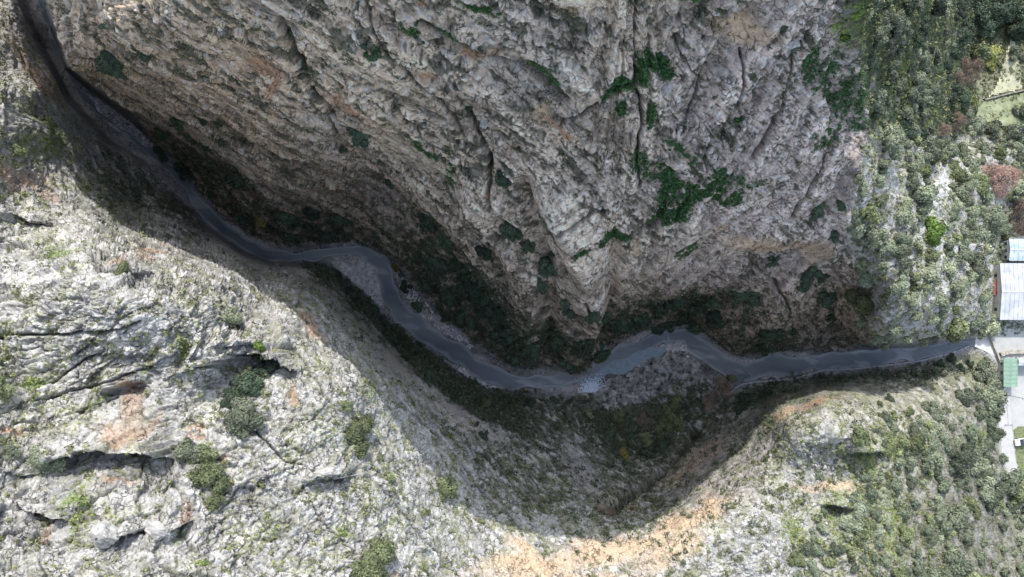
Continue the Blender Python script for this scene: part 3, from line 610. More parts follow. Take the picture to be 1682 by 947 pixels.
# shrubs one can point at -------------------------------------------------
G_L = 'shrubs on the sunlit rocks at the left'
for a in [(575, 705, 30, 'olive', 'tall olive green shrub spilling down the sunlit rocks left of the shadow edge'), (602, 922, 40, 'olive', 'broad olive green shrub cut by the bottom edge of the picture'), (345, 785, 33, 'olive', 'large oval olive green shrub in the bright rocks below the overhang'),
          (400, 690, 33, 'grey', 'wide sparse grey-green shrub on the lip of the shaded hollow'), (312, 742, 24, 'grey', 'grey-green shrub at the right end of the long rock overhang'), (60, 775, 32, 'grey', 'long grey-green shrub at the left end of the rock overhang'), (724, 808, 23, 'olive', 'rounded olive shrub right beside the shadow edge above the ravine'),
          (635, 785, 13, 'olive', 'little olive shrub on bare white rock between two bigger shrubs'), (8, 640, 28, 'olive', 'olive shrub cut by the left edge of the picture'), (385, 525, 20, 'pale', 'pale sparse bush on the rocks above the shaded hollow'), (218, 442, 18, 'olive', 'green shrub in a shaded rock cleft at upper left'),
          (1400, 711, 22, 'olive', 'round dark green bush alone on bare rock at lower right'), (1525, 378, 26, 'green', 'bright fresh green round bush amid the grey right hand slope'), (690, 935, 8, 'olive', 'tiny olive shrub at the rim of the tan rock'), (30, 745, 16, 'grey', 'small grey shrub at the far left below the ledges'),
          (100, 740, 18, 'grey', 'grey shrub tucked under the left tip of the overhang'), (560, 665, 14, 'olive', 'small olive shrub just above the tall olive shrub'), (585, 740, 18, 'olive', 'dark olive shrub at the foot of the tall olive shrub'), (355, 825, 20, 'olive', 'olive shrub at the foot of the large oval shrub'), (340, 750, 22, 'olive', 'olive shrub at the head of the large oval shrub'),
          (445, 570, 12, 'green', 'small green bush at the top of the shaded hollow'), (10, 248, 14, 'olive', 'olive shrub in the dark ledge at upper left edge'), (60, 205, 14, 'olive', 'olive shrub on the shaded upper left ledge')]:
    plant(*a[:4], label=a[4])
for a in [(400, 640, 26), (425, 615, 20), (375, 655, 18)]: plant(*a, 'dark', w=.6)
plant(85, 205, 12, 'olive')
for u, v, r in [(190, 88, 26), (236, 78, 18), (205, 116, 14), (180, 40, 10), (270, 212, 13), (300, 190, 14), (330, 192, 14), (360, 200, 9), (268, 255, 15), (310, 276, 20), (398, 285, 24), (345, 232, 13), (318, 222, 11), (372, 225, 10), (285, 150, 9), (592, 216, 22), (828, 290, 16), (845, 365, 24), (700, 370, 22), (712, 352, 15), (735, 398, 22),
                (797, 410, 15), (868, 400, 15), (912, 405, 9), (905, 440, 22), (890, 460, 16), (760, 446, 26), (785, 470, 28), (745, 480, 22), (810, 500, 26), (775, 520, 22), (700, 470, 16), (830, 540, 22), (720, 430, 16), (930, 478, 13), (965, 480, 13), (935, 500, 14), (985, 500, 16), (990, 525, 15), (950, 545, 20), (915, 560, 20), (880, 570, 20), (930, 585, 16), (850, 580, 16), (970, 560, 18),
                (1020, 530, 20), (1050, 520, 20), (1080, 500, 20), (1110, 490, 20), (1120, 515, 18), (1150, 500, 20), (1180, 515, 20), (1175, 495, 14), (1145, 530, 16), (1220, 478, 22), (1240, 490, 15), (1262, 540, 20), (1255, 560, 14), (1300, 540, 10), (1330, 440, 20), (1320, 465, 14), (1355, 480, 16), (1350, 455, 12), (1365, 516, 11), (1275, 425, 12), (1365, 380, 14), (1340, 345, 16), (1375, 330, 12), (1080, 535, 14), (1100, 528, 14),
                (665, 470, 12), (690, 500, 12), (660, 450, 9), (735, 520, 14), (500, 100, 9), (522, 145, 14), (480, 60, 9), (538, 165, 11), (1280, 30, 9), (1300, 68, 12), (1290, 90, 10), (560, 350, 16), (510, 345, 16), (470, 350, 18), (480, 380, 16), (540, 380, 16), (400, 350, 14), (350, 310, 12), (620, 75, 12), (600, 60, 10), (645, 80, 8), (770, 175, 8), (790, 225, 9), (560, 255, 9), (640, 300, 10), (655, 280, 8)]:
    plant(u, v, r * 1.02, 'dark', w=0.5, hs=0.8, cat='tree' if r >= 16 else 'shrub')
for u, v, r, t in [(435, 352, 14, 'ochre'), (652, 438, 10, 'ochre'), (1105, 668, 24, 'olive'), (1112, 698, 22, 'olive'), (1085, 700, 20, 'olive'), (1060, 725, 16, 'olive'), (1015, 690, 16, 'olive'), (1020, 750, 14, 'ochre'), (795, 670, 14, 'olive'), (965, 682, 10, 'olive'), (1000, 715, 18, 'dark'), (1035, 705, 18, 'dark'), (1090, 735, 18, 'dark'), (1065, 750, 14, 'dark'), (1200, 620, 12, 'olive'),
                   (1180, 640, 24, 'brown'), (1165, 665, 18, 'brown'), (1060, 690, 18, 'brown'), (1230, 660, 18, 'dark'), (1260, 650, 14, 'dark'), (1215, 675, 16, 'dark'), (1000, 845, 14, 'brown'), (985, 835, 12, 'brown'), (700, 620, 12, 'dark'), (640, 560, 12, 'dark'), (610, 510, 12, 'dark'), (555, 460, 12, 'dark'), (580, 485, 12, 'dark'), (500, 440, 10, 'dark'), (530, 445, 12, 'dark'), (668, 590, 12, 'dark'), (735, 645, 12, 'dark'), (770, 655, 12, 'dark'), (830, 660, 12, 'dark'), (870, 665, 12, 'dark'), (910, 660, 10, 'dark'), (790, 720, 12, 'dark'), (780, 700, 8, 'dark')]:
    plant(u, v, r * 0.9, t, cat='bare tree' if t == 'brown' else 'shrub', w=0.5)
# trees in the valley at upper right
for u, v, r, t in [(1585, 118, 28, 'brown'), (1600, 85, 22, 'olive'), (1620, 90, 20, 'yellow'), (1613, 68, 9, 'yellow'), (1570, 135, 20, 'brown'), (1625, 108, 12, 'yellow'), (1640, 298, 30, 'red'), (1622, 280, 20, 'red'), (1665, 345, 22, 'brown'), (1672, 370, 20, 'brown'), (1560, 205, 20, 'brown'), (1585, 190, 16, 'grey'), (1590, 168, 12, 'yellow'), (1600, 20, 24, 'dark'), (1580, 55, 20, 'dark'), (1640, 20, 26, 'dark'), (1665, 50, 22, 'dark'), (1610, 45, 22, 'dark'), (1672, 20, 22, 'dark'), (1570, 20, 18, 'dark'), (1560, 90, 14, 'dark'), (1555, 160, 16, 'dark'), (1575, 165, 16, 'dark'), (1665, 90, 14, 'grey'), (1675, 185, 14, 'grey'), (1600, 210, 18, 'grey'), (1625, 215, 18, 'grey'), (1540, 215, 14, 'brown')]:
    plant(u, v, r, t, cat='bare tree' if t in ('brown', 'red') else 'tree', w=0.1)
# dense cover on the two right hand slopes --------------------------------
def inside(poly, u, v):
    c = False; n = len(poly)
    for i in range(n):
        (x1, y1), (x2, y2) = poly[i], poly[(i + 1) % n]
        if (y1 > v) != (y2 > v) and u < (x2 - x1) * (v - y1) / (y2 - y1) + x1: c = not c
    return c
BARE = [(1638, 471, 22, 26), (1540, 310, 20, 46), (1537, 435, 15, 44), (1592, 407, 12, 10), (1335, 690, 50, 30), (1350, 750, 30, 20), (1450, 820, 18, 20), (1578, 745, 12, 12), (1545, 470, 9, 30), (1440, 470, 8, 40), (1500, 430, 8, 20), (1520, 545, 30, 8)]
_cl = fbm((U * .022 + 0 * Z0, V * .022, 0 * Z0), 1.0, 3, off=404); _cl = ss(.36, .62, _cl)
def gz_(u, v): return _cl[int(np.clip((v - vs[0]) / STEP, 0, NV - 1)), int(np.clip((u - us[0]) / STEP, 0, NU - 1))]
def cover(poly, dist, rlo, rhi, tones, n, group, keep=1.0, cat='shrub', w=0.4):
    xs = [q[0] for q in poly]; ys = [q[1] for q in poly]; c = 0
    for _ in range(n * 60):
        if c >= n: break
        u, v = RS.uniform(min(xs), max(xs)), RS.uniform(min(ys), max(ys))
        if not inside(poly, u, v): continue
        if any(((u - a) / e) ** 2 + ((v - b) / f) ** 2 < 1 for a, b, e, f in BARE): continue
        dn = float(gz_(u, v))
        if RS.random() > 0.12 + 1.5 * dn: continue
        r = rlo + (rhi - rlo) * RS.random() ** 1.5 * (0.6 + 0.8 * dn)
        if any((u - q[0]) ** 2 + (v - q[1]) ** 2 < ((0.86 - 0.34 * dn) * (r + q[2])) ** 2 for q in PL): continue
        tr = r >= 13
        plant(u, v, r, RS.choice(tones), group='trees covering the right hand slopes' if tr else group, cat='tree' if tr else cat, w=w); c += 1
    return c
gr = 'shrubs covering the right hand slopes'
n_ = [cover([(1452, 225), (1560, 235), (1612, 290), (1640, 360), (1655, 400), (1636, 440), (1636, 530), (1590, 552), (1560, 552), (1500, 560), (1440, 565), (1425, 520), (1425, 460), (1390, 360), (1420, 290)], 20, 11, 23, ['grey', 'grey', 'pale', 'olive', 'grey'], 150, gr),
      cover([(1400, 0), (1580, -10), (1560, 120), (1545, 215), (1440, 240), (1400, 200), (1410, 90)], 20, 9, 19, ['dull', 'dull', 'grey', 'dark', 'dull'], 75, gr),  # dull and dark leaf tones put this slope's shade into the plants
      cover([(1590, 225), (1640, 210), (1690, 230), (1690, 330), (1650, 330), (1612, 280)], 20, 10, 18, ['grey', 'pale', 'grey', 'olive'], 26, gr),
      cover([(1500, 700), (1560, 650), (1628, 600), (1636, 700), (1650, 780), (1690, 850), (1695, 955), (1400, 955), (1380, 870), (1440, 780)], 20, 10, 24, ['grey', 'olive', 'grey', 'dull', 'dull'], 170, gr),
      cover([(1330, 690), (1480, 650), (1620, 640), (1500, 760), (1400, 860), (1340, 955), (1280, 955), (1330, 850)], 24, 7, 14, ['grey', 'olive', 'dull'], 46, gr)]
print('cover', n_)
for u, v, r in [(1590, 600, 9), (1600, 620, 10), (1612, 612, 8), (1625, 640, 9), (1618, 590, 7), (1560, 590, 10), (1575, 605, 9), (1540, 600, 9), (1500, 612, 8), (1450, 616, 8), (1400, 622, 8)]:
    plant(u, v, r, 'dark' if u < 1595 else 'grey')  # dark leaf tone where the bank lies in shadow, grey in the sun

for u, v, r, t in [(1398, 18, 14, 'pale'), (1404, 48, 12, 'green'), (1400, 80, 15, 'pale'), (1412, 110, 12, 'pale'), (1402, 135, 10, 'olive'), (1408, 165, 9, 'pale'), (1404, 215, 10, 'pale'), (1398, 245, 9, 'pale'), (1392, 285, 12, 'pale'), (1378, 60, 12, 'green'), (1460, 30, 18, 'grey'), (1545, 25, 12, 'pale'), (1550, 8, 12, 'pale'), (1500, 85, 10, 'pale'), (1460, 125, 9, 'pale')]:
    plant(u, v, r, t)

# ---- low scrub, cushions and grass nobody could count: one object each ----
def scatter(name, label, tone_mat, N_, dens, rlo, rhi, leaves, seed, flat=0.7, cat='scrub'):
    r = np.random.default_rng(seed)
    inF = (U > -60) & (U < 1742) & (V > -60) & (V < 1010)
    w = (dens * inF).ravel(); w = np.cumsum(w); idx = np.searchsorted(w, r.random(N_) * w[-1])
    c = np.stack([q.ravel()[idx] for q in POS], -1); nn = N0.reshape(-1, 3)[idx]; d = (CAMZ - c[:, 2])
    nn = nn * 0.6 + np.array((0, 0, 0.4)); nn /= np.linalg.norm(nn, axis=1, keepdims=True)
    R = r.uniform(rlo, rhi, N_) ** 1.0
    c = np.repeat(c + nn * (R * 0.25)[:, None], leaves, 0); nn = np.repeat(nn, leaves, 0); R = np.repeat(R, leaves); n = len(R)
    o = r.normal(size=(n, 3)); o /= np.linalg.norm(o, axis=1, keepdims=True); up = (o * nn).sum(1, keepdims=True); o = o - nn * np.minimum(up, 0) * 1.6
    pz = c + o * (R * r.uniform(0.35, 1.0, n))[:, None] * np.array((1, 1, flat))
    t = np.cross(o + r.normal(size=(n, 3)) * .6, r.normal(size=(n, 3))); t /= np.linalg.norm(t, axis=1, keepdims=True); b = np.cross(t, o); s = (R * 0.42 * r.uniform(.6, 1.3, n))[:, None]
    co = np.stack([pz - t * s, pz + t * s * .6 - b * s * .6, pz + t * s * .5 + b * s * .7], 1).reshape(-1, 3)
    tone = np.repeat(np.clip(np.repeat(r.random(N_), leaves) * .7 + .3 * r.random(n), 0, 1), 3)[:, None] * np.ones(3)
    ob = link(bpy.data.objects.new(name, np_mesh(name, co, np.arange(n * 3).reshape(n, 3), tone, False, tone_mat)))
    tag(ob, label, cat, kind='stuff'); return ob
gz = fbm(p, 0.45, 3, off=201)
area = (CAMZ - POS[2]) ** 2 / 14000.0
lit = wLO * (1 - .9 * ss(.1, .5, mT)) * (1 - mO * .9) * (1 - FLAT)
scatter('low_scrub', 'low grey-green scrub dotted between the sunlit limestone blocks', leaf_mat('scrub_leaves', (0.10, 0.12, 0.045), (0.33, 0.34, 0.17)), 9500, lit * ss(.45, .62, gz) * (0.35 * wBL + 1.0 * wLM + 1.6 * wVG) * (Z0 > 34) * area + 1.0 * wRS * area, 0.25, 0.75, 12, 301)
scatter('grass_tufts', 'yellow-green grass growing in cracks of the pale rock', leaf_mat('grass_blades', (0.17, 0.22, 0.06), (0.40, 0.42, 0.16)), 9000, area * (lit * (Z0 > 40) * (ss(.50, .65, n1) * .7 + 3.0 * mB + .8 * (1 - edge) * wBL) + 3.0 * mB * wUP), 0.12, 0.42, 8, 302, flat=.5, cat='grass')
scatter('shaded_scrub', 'dark low scrub on the shaded slopes of the gorge', leaf_mat('shaded_scrub_leaves', (0.05, 0.065, 0.04), (0.18, 0.21, 0.13)), 10000, area * (1.3 * wLM * ss(62, 40, Z0) * ss(200, 420, U) * (1 - .85 * ramp) * ss(.38, .58, gz) + 2.5 * band + 2.2 * mD * (1 - wBED) + .8 * wCL * ss(45, 15, Z0)), 0.3, 0.95, 12, 303)  # leaves darker than the sunlit scrub, shade partly put into their colour
scatter('cliff_cushions', 'small dark cushion plants clinging to the shaded cliff', leaf_mat('cushion_leaves', (0.035, 0.045, 0.022), (0.11, 0.12, 0.06)), 6500, area * wCL * ss(.50, .40, nc) * ss(.46, .56, gz), 0.12, 0.42, 8, 304)
scatter('ivy', 'deep green ivy mats spread over the shaded cliff', leaf_mat('ivy_leaves', (0.022, 0.065, 0.024), (0.10, 0.21, 0.075)), 9000, area * mG ** 2 * ss(.42, .50, n2 * .6 + n1 * .4), 0.15, 0.45, 9, 305, flat=.6, cat='ivy')
# ------------------------------------------------------------------ water, rocks, buildings
import bmesh
def noise_mat(name, c1, c2, scale=2.0, rough=0.85, bump=0.3, spec=0.2, metal=0.0, wave=None):
    m, nt, b = new_mat(name)
    tc = N(nt, 'ShaderNodeTexCoord'); n = N(nt, 'ShaderNodeTexNoise', i_Scale=scale, i_Detail=5.0, i_Roughness=0.6)
    nt.links.new(tc.outputs['Object'], n.inputs['Vector'])
    mix = N(nt, 'ShaderNodeMix', data_type='RGBA'); mix.inputs[6].default_value = c1 + (1,); mix.inputs[7].default_value = c2 + (1,)
    mr = N(nt, 'ShaderNodeMapRange'); mr.inputs[1].default_value = .32; mr.inputs[2].default_value = .68
    nt.links.new(n.outputs[0], mr.inputs[0]); nt.links.new(mr.outputs[0], mix.inputs[0]); nt.links.new(mix.outputs[2], b.inputs['Base Color'])
    bp = N(nt, 'ShaderNodeBump'); bp.inputs['Strength'].default_value = bump; bp.inputs['Distance'].default_value = .08
    src = n.outputs[0]
    if wave:
        wv = N(nt, 'ShaderNodeTexWave', i_Scale=wave, bands_direction='X'); nt.links.new(tc.outputs['Object'], wv.inputs['Vector']); src = wv.outputs[1]
    nt.links.new(src, bp.inputs['Height']); nt.links.new(bp.outputs[0], b.inputs['Normal'])
    b.inputs['Roughness'].default_value = rough; b.inputs['Specular IOR Level'].default_value = spec; b.inputs['Metallic'].default_value = metal
    return m
MW = noise_mat('river_water', (0.080, 0.100, 0.120), (0.14, 0.155, 0.17), .16, 0.30, 0.5, 0.4)
at_ = N(MW.node_tree, 'ShaderNodeVertexColor', layer_name='Col'); mx_ = N(MW.node_tree, 'ShaderNodeMix', data_type='RGBA'); mx_.inputs[6].default_value = (0.065, 0.082, 0.098, 1); mx_.inputs[7].default_value = (0.25, 0.27, 0.28, 1)
MW.node_tree.links.new(at_.outputs[0], mx_.inputs[0]); MW.node_tree.links.new(mx_.outputs[2], MW.node_tree.nodes['Principled BSDF'].inputs['Base Color'])
MF = noise_mat('foam', (0.55, 0.62, 0.75), (0.85, 0.9, 0.95), 3, 0.7, 0.5)
MSH = noise_mat('shallow_water', (0.13, 0.18, 0.215), (0.20, 0.25, 0.28), 1.0, 0.3, 0.3, 0.4)
ROUTE = [(40, -200, 12), (58, -60, 12), (64, 0, 10), (84, 62, 8), (118, 135, 8), (165, 188, 6), (225, 232, 6), (262, 262, 8), (288, 286, 10), (308, 312, 14), (340, 352, 18), (370, 380, 20), (400, 400, 22), (440, 418, 20), (480, 424, 15), (520, 417, 14), (560, 409, 14), (600, 412, 20), (626, 430, 24), (635, 460, 24), (642, 492, 32), (662, 517, 34), (700, 545, 34), (750, 580, 38), (800, 613, 34), (840, 629, 28), (880, 629, 24), (930, 621, 26), (980, 603, 32), (1020, 587, 30), (1060, 566, 26), (1100, 548, 24), (1130, 550, 26), (1150, 574, 30), (1180, 598, 30), (1220, 612, 34), (1270, 602, 36), (1330, 596, 28), (1400, 591, 30), (1460, 586, 26), (1520, 579, 22), (1575, 566, 14), (1640, 561, 10), (1800, 561, 10)]
def bedz(u): return np.interp(u, [-200, 60, 130, 260, 460, 830, 1150, 1600, 1900], [19, 17, 12, 6.5, 5, 3.4, 2.2, 0.8, 0.6])
def ribbon(name, route, across, dz, mat, kind='structure', label=None, jit=4.0, seed=1, n=16):
    a = np.array(route, float); s = np.concatenate([[0], np.cumsum(np.hypot(*np.diff(a[:, :2], axis=0).T))]); S = np.arange(0, s[-1], across)
    # smooth the route
    u = np.interp(S, s, a[:, 0]); v = np.interp(S, s, a[:, 1]); w = 0.9 * np.interp(S, s, a[:, 2])
    k = np.exp(-0.5 * (np.arange(-6, 7) / 2.5) ** 2); k /= k.sum(); sm = lambda q: np.convolve(np.pad(q, 6, mode='edge'), k, 'valid'); u, v, w = sm(u), sm(v), sm(w)
    du, dv = np.gradient(u), np.gradient(v); L = np.hypot(du, dv); nu_, nv_ = -dv / L, du / L
    r = np.random.default_rng(seed); ja = sm(sm(r.normal(size=len(S)))) * jit * 2; jb = sm(sm(r.normal(size=len(S)))) * jit * 2
    rows = []
    for q in range(n + 1):
        t = q / n; off = (-w / 2 + ja) * (1 - t) + (w / 2 + jb) * t
        uu, vv = u + nu_ * off, v + nv_ * off; z = bedz(u) + dz; X, Y, _ = P(uu, vv, z); rows.append(np.stack([X, Y, z + 0 * X], -1))
    G = np.stack(rows, 0); q = tuple(G[..., i].astype(F32) for i in range(3)); tt = np.abs(np.linspace(-1, 1, n + 1))[:, None]
    c = np.clip(.25 + 1.1 * (fbm(stretch(q, (1, -.3, 0), 3), .16, 4, off=seed * 7.0) - .5) + .55 * ss(.55, 1, tt + .5 * (fbm(q, .25, 2, off=5) - .5)) + .5 * ss(.62, .72, fbm(stretch(q, (1, -.3, 0), 4), .5, 3, off=3)), 0, 1)[..., None] * np.ones(3)
    o = link(bpy.data.objects.new(name, np_mesh(name, G, grid_quads(G.shape[0], G.shape[1])[:, ::-1], c, True, mat)))
    if kind: tag(o, label, None, kind=kind)
    return o
ribbon('river', ROUTE, 2.5, 0.42, MW, label='grey-blue river winding along the gorge floor')
ribbon('shallow_water', [(950, 633, 6), (985, 618, 18), (1030, 596, 20), (1070, 576, 14), (1105, 562, 5)], 2.5, 0.45, MSH, jit=7, label='pale shallow water beside the dark channel', seed=4)
def patch(name, pts, rr, n, mat, dz, seed, kind='structure', label=None):
    """ragged foam: small tilted flakes"""
    r = np.random.default_rng(seed); co = []; c = 0
    for _ in range(n):
        u, v = pts[r.integers(len(pts))]; u += r.normal() * rr; v += r.normal() * rr; z = float(bedz(u)) + dz + r.random() * .25; x, y, _z = P(u, v, z)
        a = r.uniform(0, 6.28); s = r.uniform(.06, .24); t = np.array((math.cos(a) * s, math.sin(a) * s, r.uniform(-.1, .1))); b = np.array((-math.sin(a) * s * .45, math.cos(a) * s * .45, r.uniform(-.1, .1))); q = np.array((x, y, z))
        co += [q - t, q - b, q + t, q + b]
    o = link(bpy.data.objects.new(name, np_mesh(name, np.array(co), np.arange(len(co)).reshape(-1, 4), None, False, mat))); tag(o, label, None, kind=kind); return o
patch('white_water', [(968, 636), (974, 644), (962, 650), (978, 632), (958, 656)], 7, 2600, MF, .62, 3, label='white foaming rapids at the river bend')
patch('white_water', [(1216, 622), (1224, 617), (1210, 628)], 4, 500, MSH, .5, 5, label='faint white riffle where the river narrows')

# ---- boulders
MB_ = noise_mat('boulder_rock', (0.20, 0.19, 0.18), (0.50, 0.49, 0.46), 2.5, .95, .8)
MB_.node_tree.nodes['Principled BSDF'].inputs['Specular IOR Level'].default_value = .1
def boulder_mesh(seed, sub=4, sharp=0.35):
    bm = bmesh.new(); bmesh.ops.create_icosphere(bm, subdivisions=sub, radius=1); r = random.Random(seed)
    pl = [(Vector((r.gauss(0, 1), r.gauss(0, 1), r.gauss(0, 1))).normalized(), r.uniform(.60, .95)) for _ in range(26)]
    from mathutils import noise
    for v in bm.verts:
        d = v.co.normalized(); k = 1.0
        for n_, h in pl:
            t = d.dot(n_)
            if t > 0: k = min(k, h / t)
        v.co = d * k * (1 + .14 * noise.noise(d * 2.2 + Vector((seed, 0, 0))) + .07 * noise.noise(d * 7 + Vector((seed, 0, 0))))
    me = bpy.data.meshes.new('boulder'); bm.to_mesh(me); bm.free(); me.materials.append(MB_); return me
BM = [boulder_mesh(k) for k in range(5)]
for k, (u, v, r, sx, sy, rot, lab) in enumerate([(1150, 692, 14, 1.1, .95, 20, 'lone pale grey boulder below the dark basin trees'), (188, 868, 26, .8, 1.2, 30, 'big wedge shaped grey boulder at lower left'), (265, 862, 22, 1.3, .9, -20, 'broad slanting boulder right of the wedge shaped boulder'), (1592, 408, 12, 1.3, .7, 40, 'angular pale slab boulder on the right hand slope'), (1124, 637, 4, 1, 1, 0, 'small white block lying beside the boulder field'),
                                           (70, 640, 14, 1.4, .8, 15, 'rounded limestone block near the left edge'), (540, 770, 18, 1.5, .7, 12, 'long grey slab above a dark crack'), (1095, 140, 14, .9, 1.2, 0, 'pale rounded rock framed by ivy on the cliff'), (795, 205, 11, .7, 1.6, -15, 'narrow pale rock pinnacle in the cliff cleft'), (1300, 62, 14, 1.2, .9, 0, 'rounded pale rock knob near the cliff top'), (255, 560, 16, 1.3, .8, 15, 'smooth white block in the middle of the left rocks'), (40, 845, 14, 1, 1, 0, 'grey block in the lower left corner rocks')]):
    x, y, z = (float(q) for q in ground(u, v)); s = r * (CAMZ - z) / FPX
    o = link(bpy.data.objects.new('boulder', BM[k % 5])); o.location = (x, y, z - .15 * s); o.scale = (s * sx, s * sy, s * .7); o.rotation_euler = (0.2, 0.1, rad(rot)); tag(o, lab, 'boulder')
def rock_field(name, label, n, polys, rlo, rhi, seed, mat):
    r = random.Random(seed); vs_, fs = [], []; src = [boulder_mesh(k + 9, 1) for k in range(4)]
    S = [(np.array([v.co[:] for v in m.vertices]), np.array([p_.vertices[:] for p_ in m.polygons])) for m in src]; base = 0; c = 0
    while c < n:
        pg = polys[r.randrange(len(polys))]; xs = [q[0] for q in pg]; ys = [q[1] for q in pg]; u, v = r.uniform(min(xs), max(xs)), r.uniform(min(ys), max(ys))
        if not inside(pg, u, v): continue
        x, y, z = (float(q) for q in ground(u, v)); co, f = S[r.randrange(4)]; s = r.uniform(rlo, rhi) * (1.6 if r.random() < .12 else 1); a = r.uniform(0, 6.28); R = np.array([[math.cos(a), -math.sin(a), 0], [math.sin(a), math.cos(a), 0], [0, 0, 1]])
        vs_.append((co * np.array((s, s * r.uniform(.6, 1), s * r.uniform(.5, .9)))) @ R.T + np.array((x, y, z + .1 * s))); fs.append(f + base); base += len(co); c += 1
    o = link(bpy.data.objects.new(name, np_mesh(name, np.concatenate(vs_), np.concatenate(fs), None, False, mat))); tag(o, label, 'rocks', kind='stuff'); return o
rock_field('boulder_field', 'jumbled dark and pale boulders beside the river bend', 1000, [[(975, 650), (990, 628), (1050, 602), (1100, 575), (1135, 580), (1152, 606), (1120, 620), (1090, 640), (1060, 660), (1000, 665)]], .3, 1.1, 3, noise_mat('river_boulders', (0.02, 0.02, 0.018), (0.44, 0.43, 0.41), .6, .9, .5))
rock_field('river_cobbles', 'pale cobbles on the gravel bars of the river', 3600, [[(545, 432), (600, 425), (620, 440), (625, 480), (632, 508), (590, 472)], [(545, 432), (600, 425), (620, 440), (625, 480), (632, 508), (590, 472)], [(1040, 585), (1090, 565), (1130, 565), (1140, 590), (1090, 600), (1020, 608)], [(1170, 568), (1205, 592), (1260, 590), (1240, 598), (1200, 590)], [(650, 440), (720, 520), (780, 570), (770, 575), (700, 525), (655, 475)], [(145, 152), (215, 200), (255, 240), (230, 240), (180, 205), (150, 170)], [(960, 606), (1040, 560), (1050, 560), (980, 596)], [(760, 600), (800, 630), (860, 640), (800, 638), (750, 608)]], .16, .5, 4, noise_mat('river_cobbles', (0.28, 0.27, 0.27), (0.68, 0.66, 0.64), .9, .9, .5))
rock_field('scree', 'loose pale stones strewn on the lit slopes', 2600, [[(0, 420), (400, 450), (620, 640), (760, 830), (760, 960), (0, 960)], [(1200, 780), (1400, 660), (1500, 660), (1400, 940), (1150, 940)]], .10, .34, 5, MB_)

# ---- built things on the valley floor
def sheet(name, pts, z, mat, label=None, kind='structure', parent=None):
    co = [(*P(u, v, z)[:2], z) for u, v in pts]; me = bpy.data.meshes.new(name); me.from_pydata(co, [], [list(range(len(co)))]); me.materials.append(mat); me.update()
    if me.polygons[0].normal.z < 0: me.flip_normals()
    o = link(bpy.data.objects.new(name, me), parent)
    if kind: tag(o, label, None, kind=kind)
    return o
MC = noise_mat('pale_concrete', (0.50, 0.49, 0.46), (0.66, 0.65, 0.61), .5, .9, .2); MR2 = noise_mat('road_asphalt', (0.40, 0.39, 0.37), (0.50, 0.49, 0.47), .8, .9, .2); MY = noise_mat('yard', (0.36, 0.36, 0.34), (0.46, 0.46, 0.44), .4, .9, .2)
MG_ = noise_mat('verge_grass', (0.09, 0.11, 0.05), (0.22, 0.24, 0.12), 1.5, .9, .6); MFD = noise_mat('dry_field', (0.36, 0.36, 0.24), (0.54, 0.53, 0.38), .5, .9, .4); MOF = noise_mat('rough_meadow', (0.17, 0.19, 0.11), (0.30, 0.32, 0.20), .7, .9, .5)
MWH = noise_mat('white_sheet_metal', (0.34, 0.36, 0.38), (0.56, 0.57, 0.58), .35, .6, .25, .3, wave=3.0); MWALL = noise_mat('rendered_wall', (0.50, 0.50, 0.48), (0.62, 0.62, 0.60), .8); MBL = noise_mat('bluish_roof_tree_shade', (0.24, 0.34, 0.46), (0.62, 0.66, 0.70), .45, .5, .2, .4, wave=3.0)  # blue blotches of the store roof stand in for tree shadow
MGR = noise_mat('green_roof', (0.20, 0.30, 0.225), (0.26, 0.37, 0.285), .6, .7, .2, wave=4.0); MRED = noise_mat('red_canvas', (0.22, 0.07, 0.06), (0.30, 0.11, 0.10), 1.0); MDK = noise_mat('dark_steel', (0.02, 0.022, 0.03), (0.05, 0.05, 0.06), 1.5, .6); MST = noise_mat('dry_stone', (0.26, 0.24, 0.20), (0.48, 0.45, 0.40), 2.5, .95, .9); MGLS = noise_mat('window_glass', (0.03, 0.04, 0.05), (0.05, 0.06, 0.07), 1, .1, 0, .6)
G0 = 1.2
sheet('yard', [(1600, 549), (1622, 548), (1628, 535), (1650, 380), (1850, 380), (1850, 700), (1664, 704), (1655, 650), (1640, 650), (1640, 600)], G0 + .03, MY, 'grey concrete yard around the warehouse')
sheet('terrace', [(1603, 552), (1611, 545), (1621, 547), (1628, 560), (1637, 586), (1620, 577), (1601, 569)], G0 + .07, MC, 'pale concrete terrace at the river mouth')
RL_ = [(1640, 645), (1639, 700), (1641, 735), (1652, 778), (1664, 810), (1684, 850), (1720, 900)]; RR_ = [(1740, 860), (1704, 845), (1690, 825), (1678, 795), (1668, 755), (1663, 705), (1657, 645)]
sheet('road', RL_ + RR_, G0 + .06, MR2, 'pale road curving down the right edge')
sheet('verge', [(1665, 706), (1672, 700), (1850, 702), (1850, 860), (1742, 862), (1706, 845), (1692, 825), (1680, 795), (1670, 755)], G0 + .05, MG_, 'green grass verge beside the road')
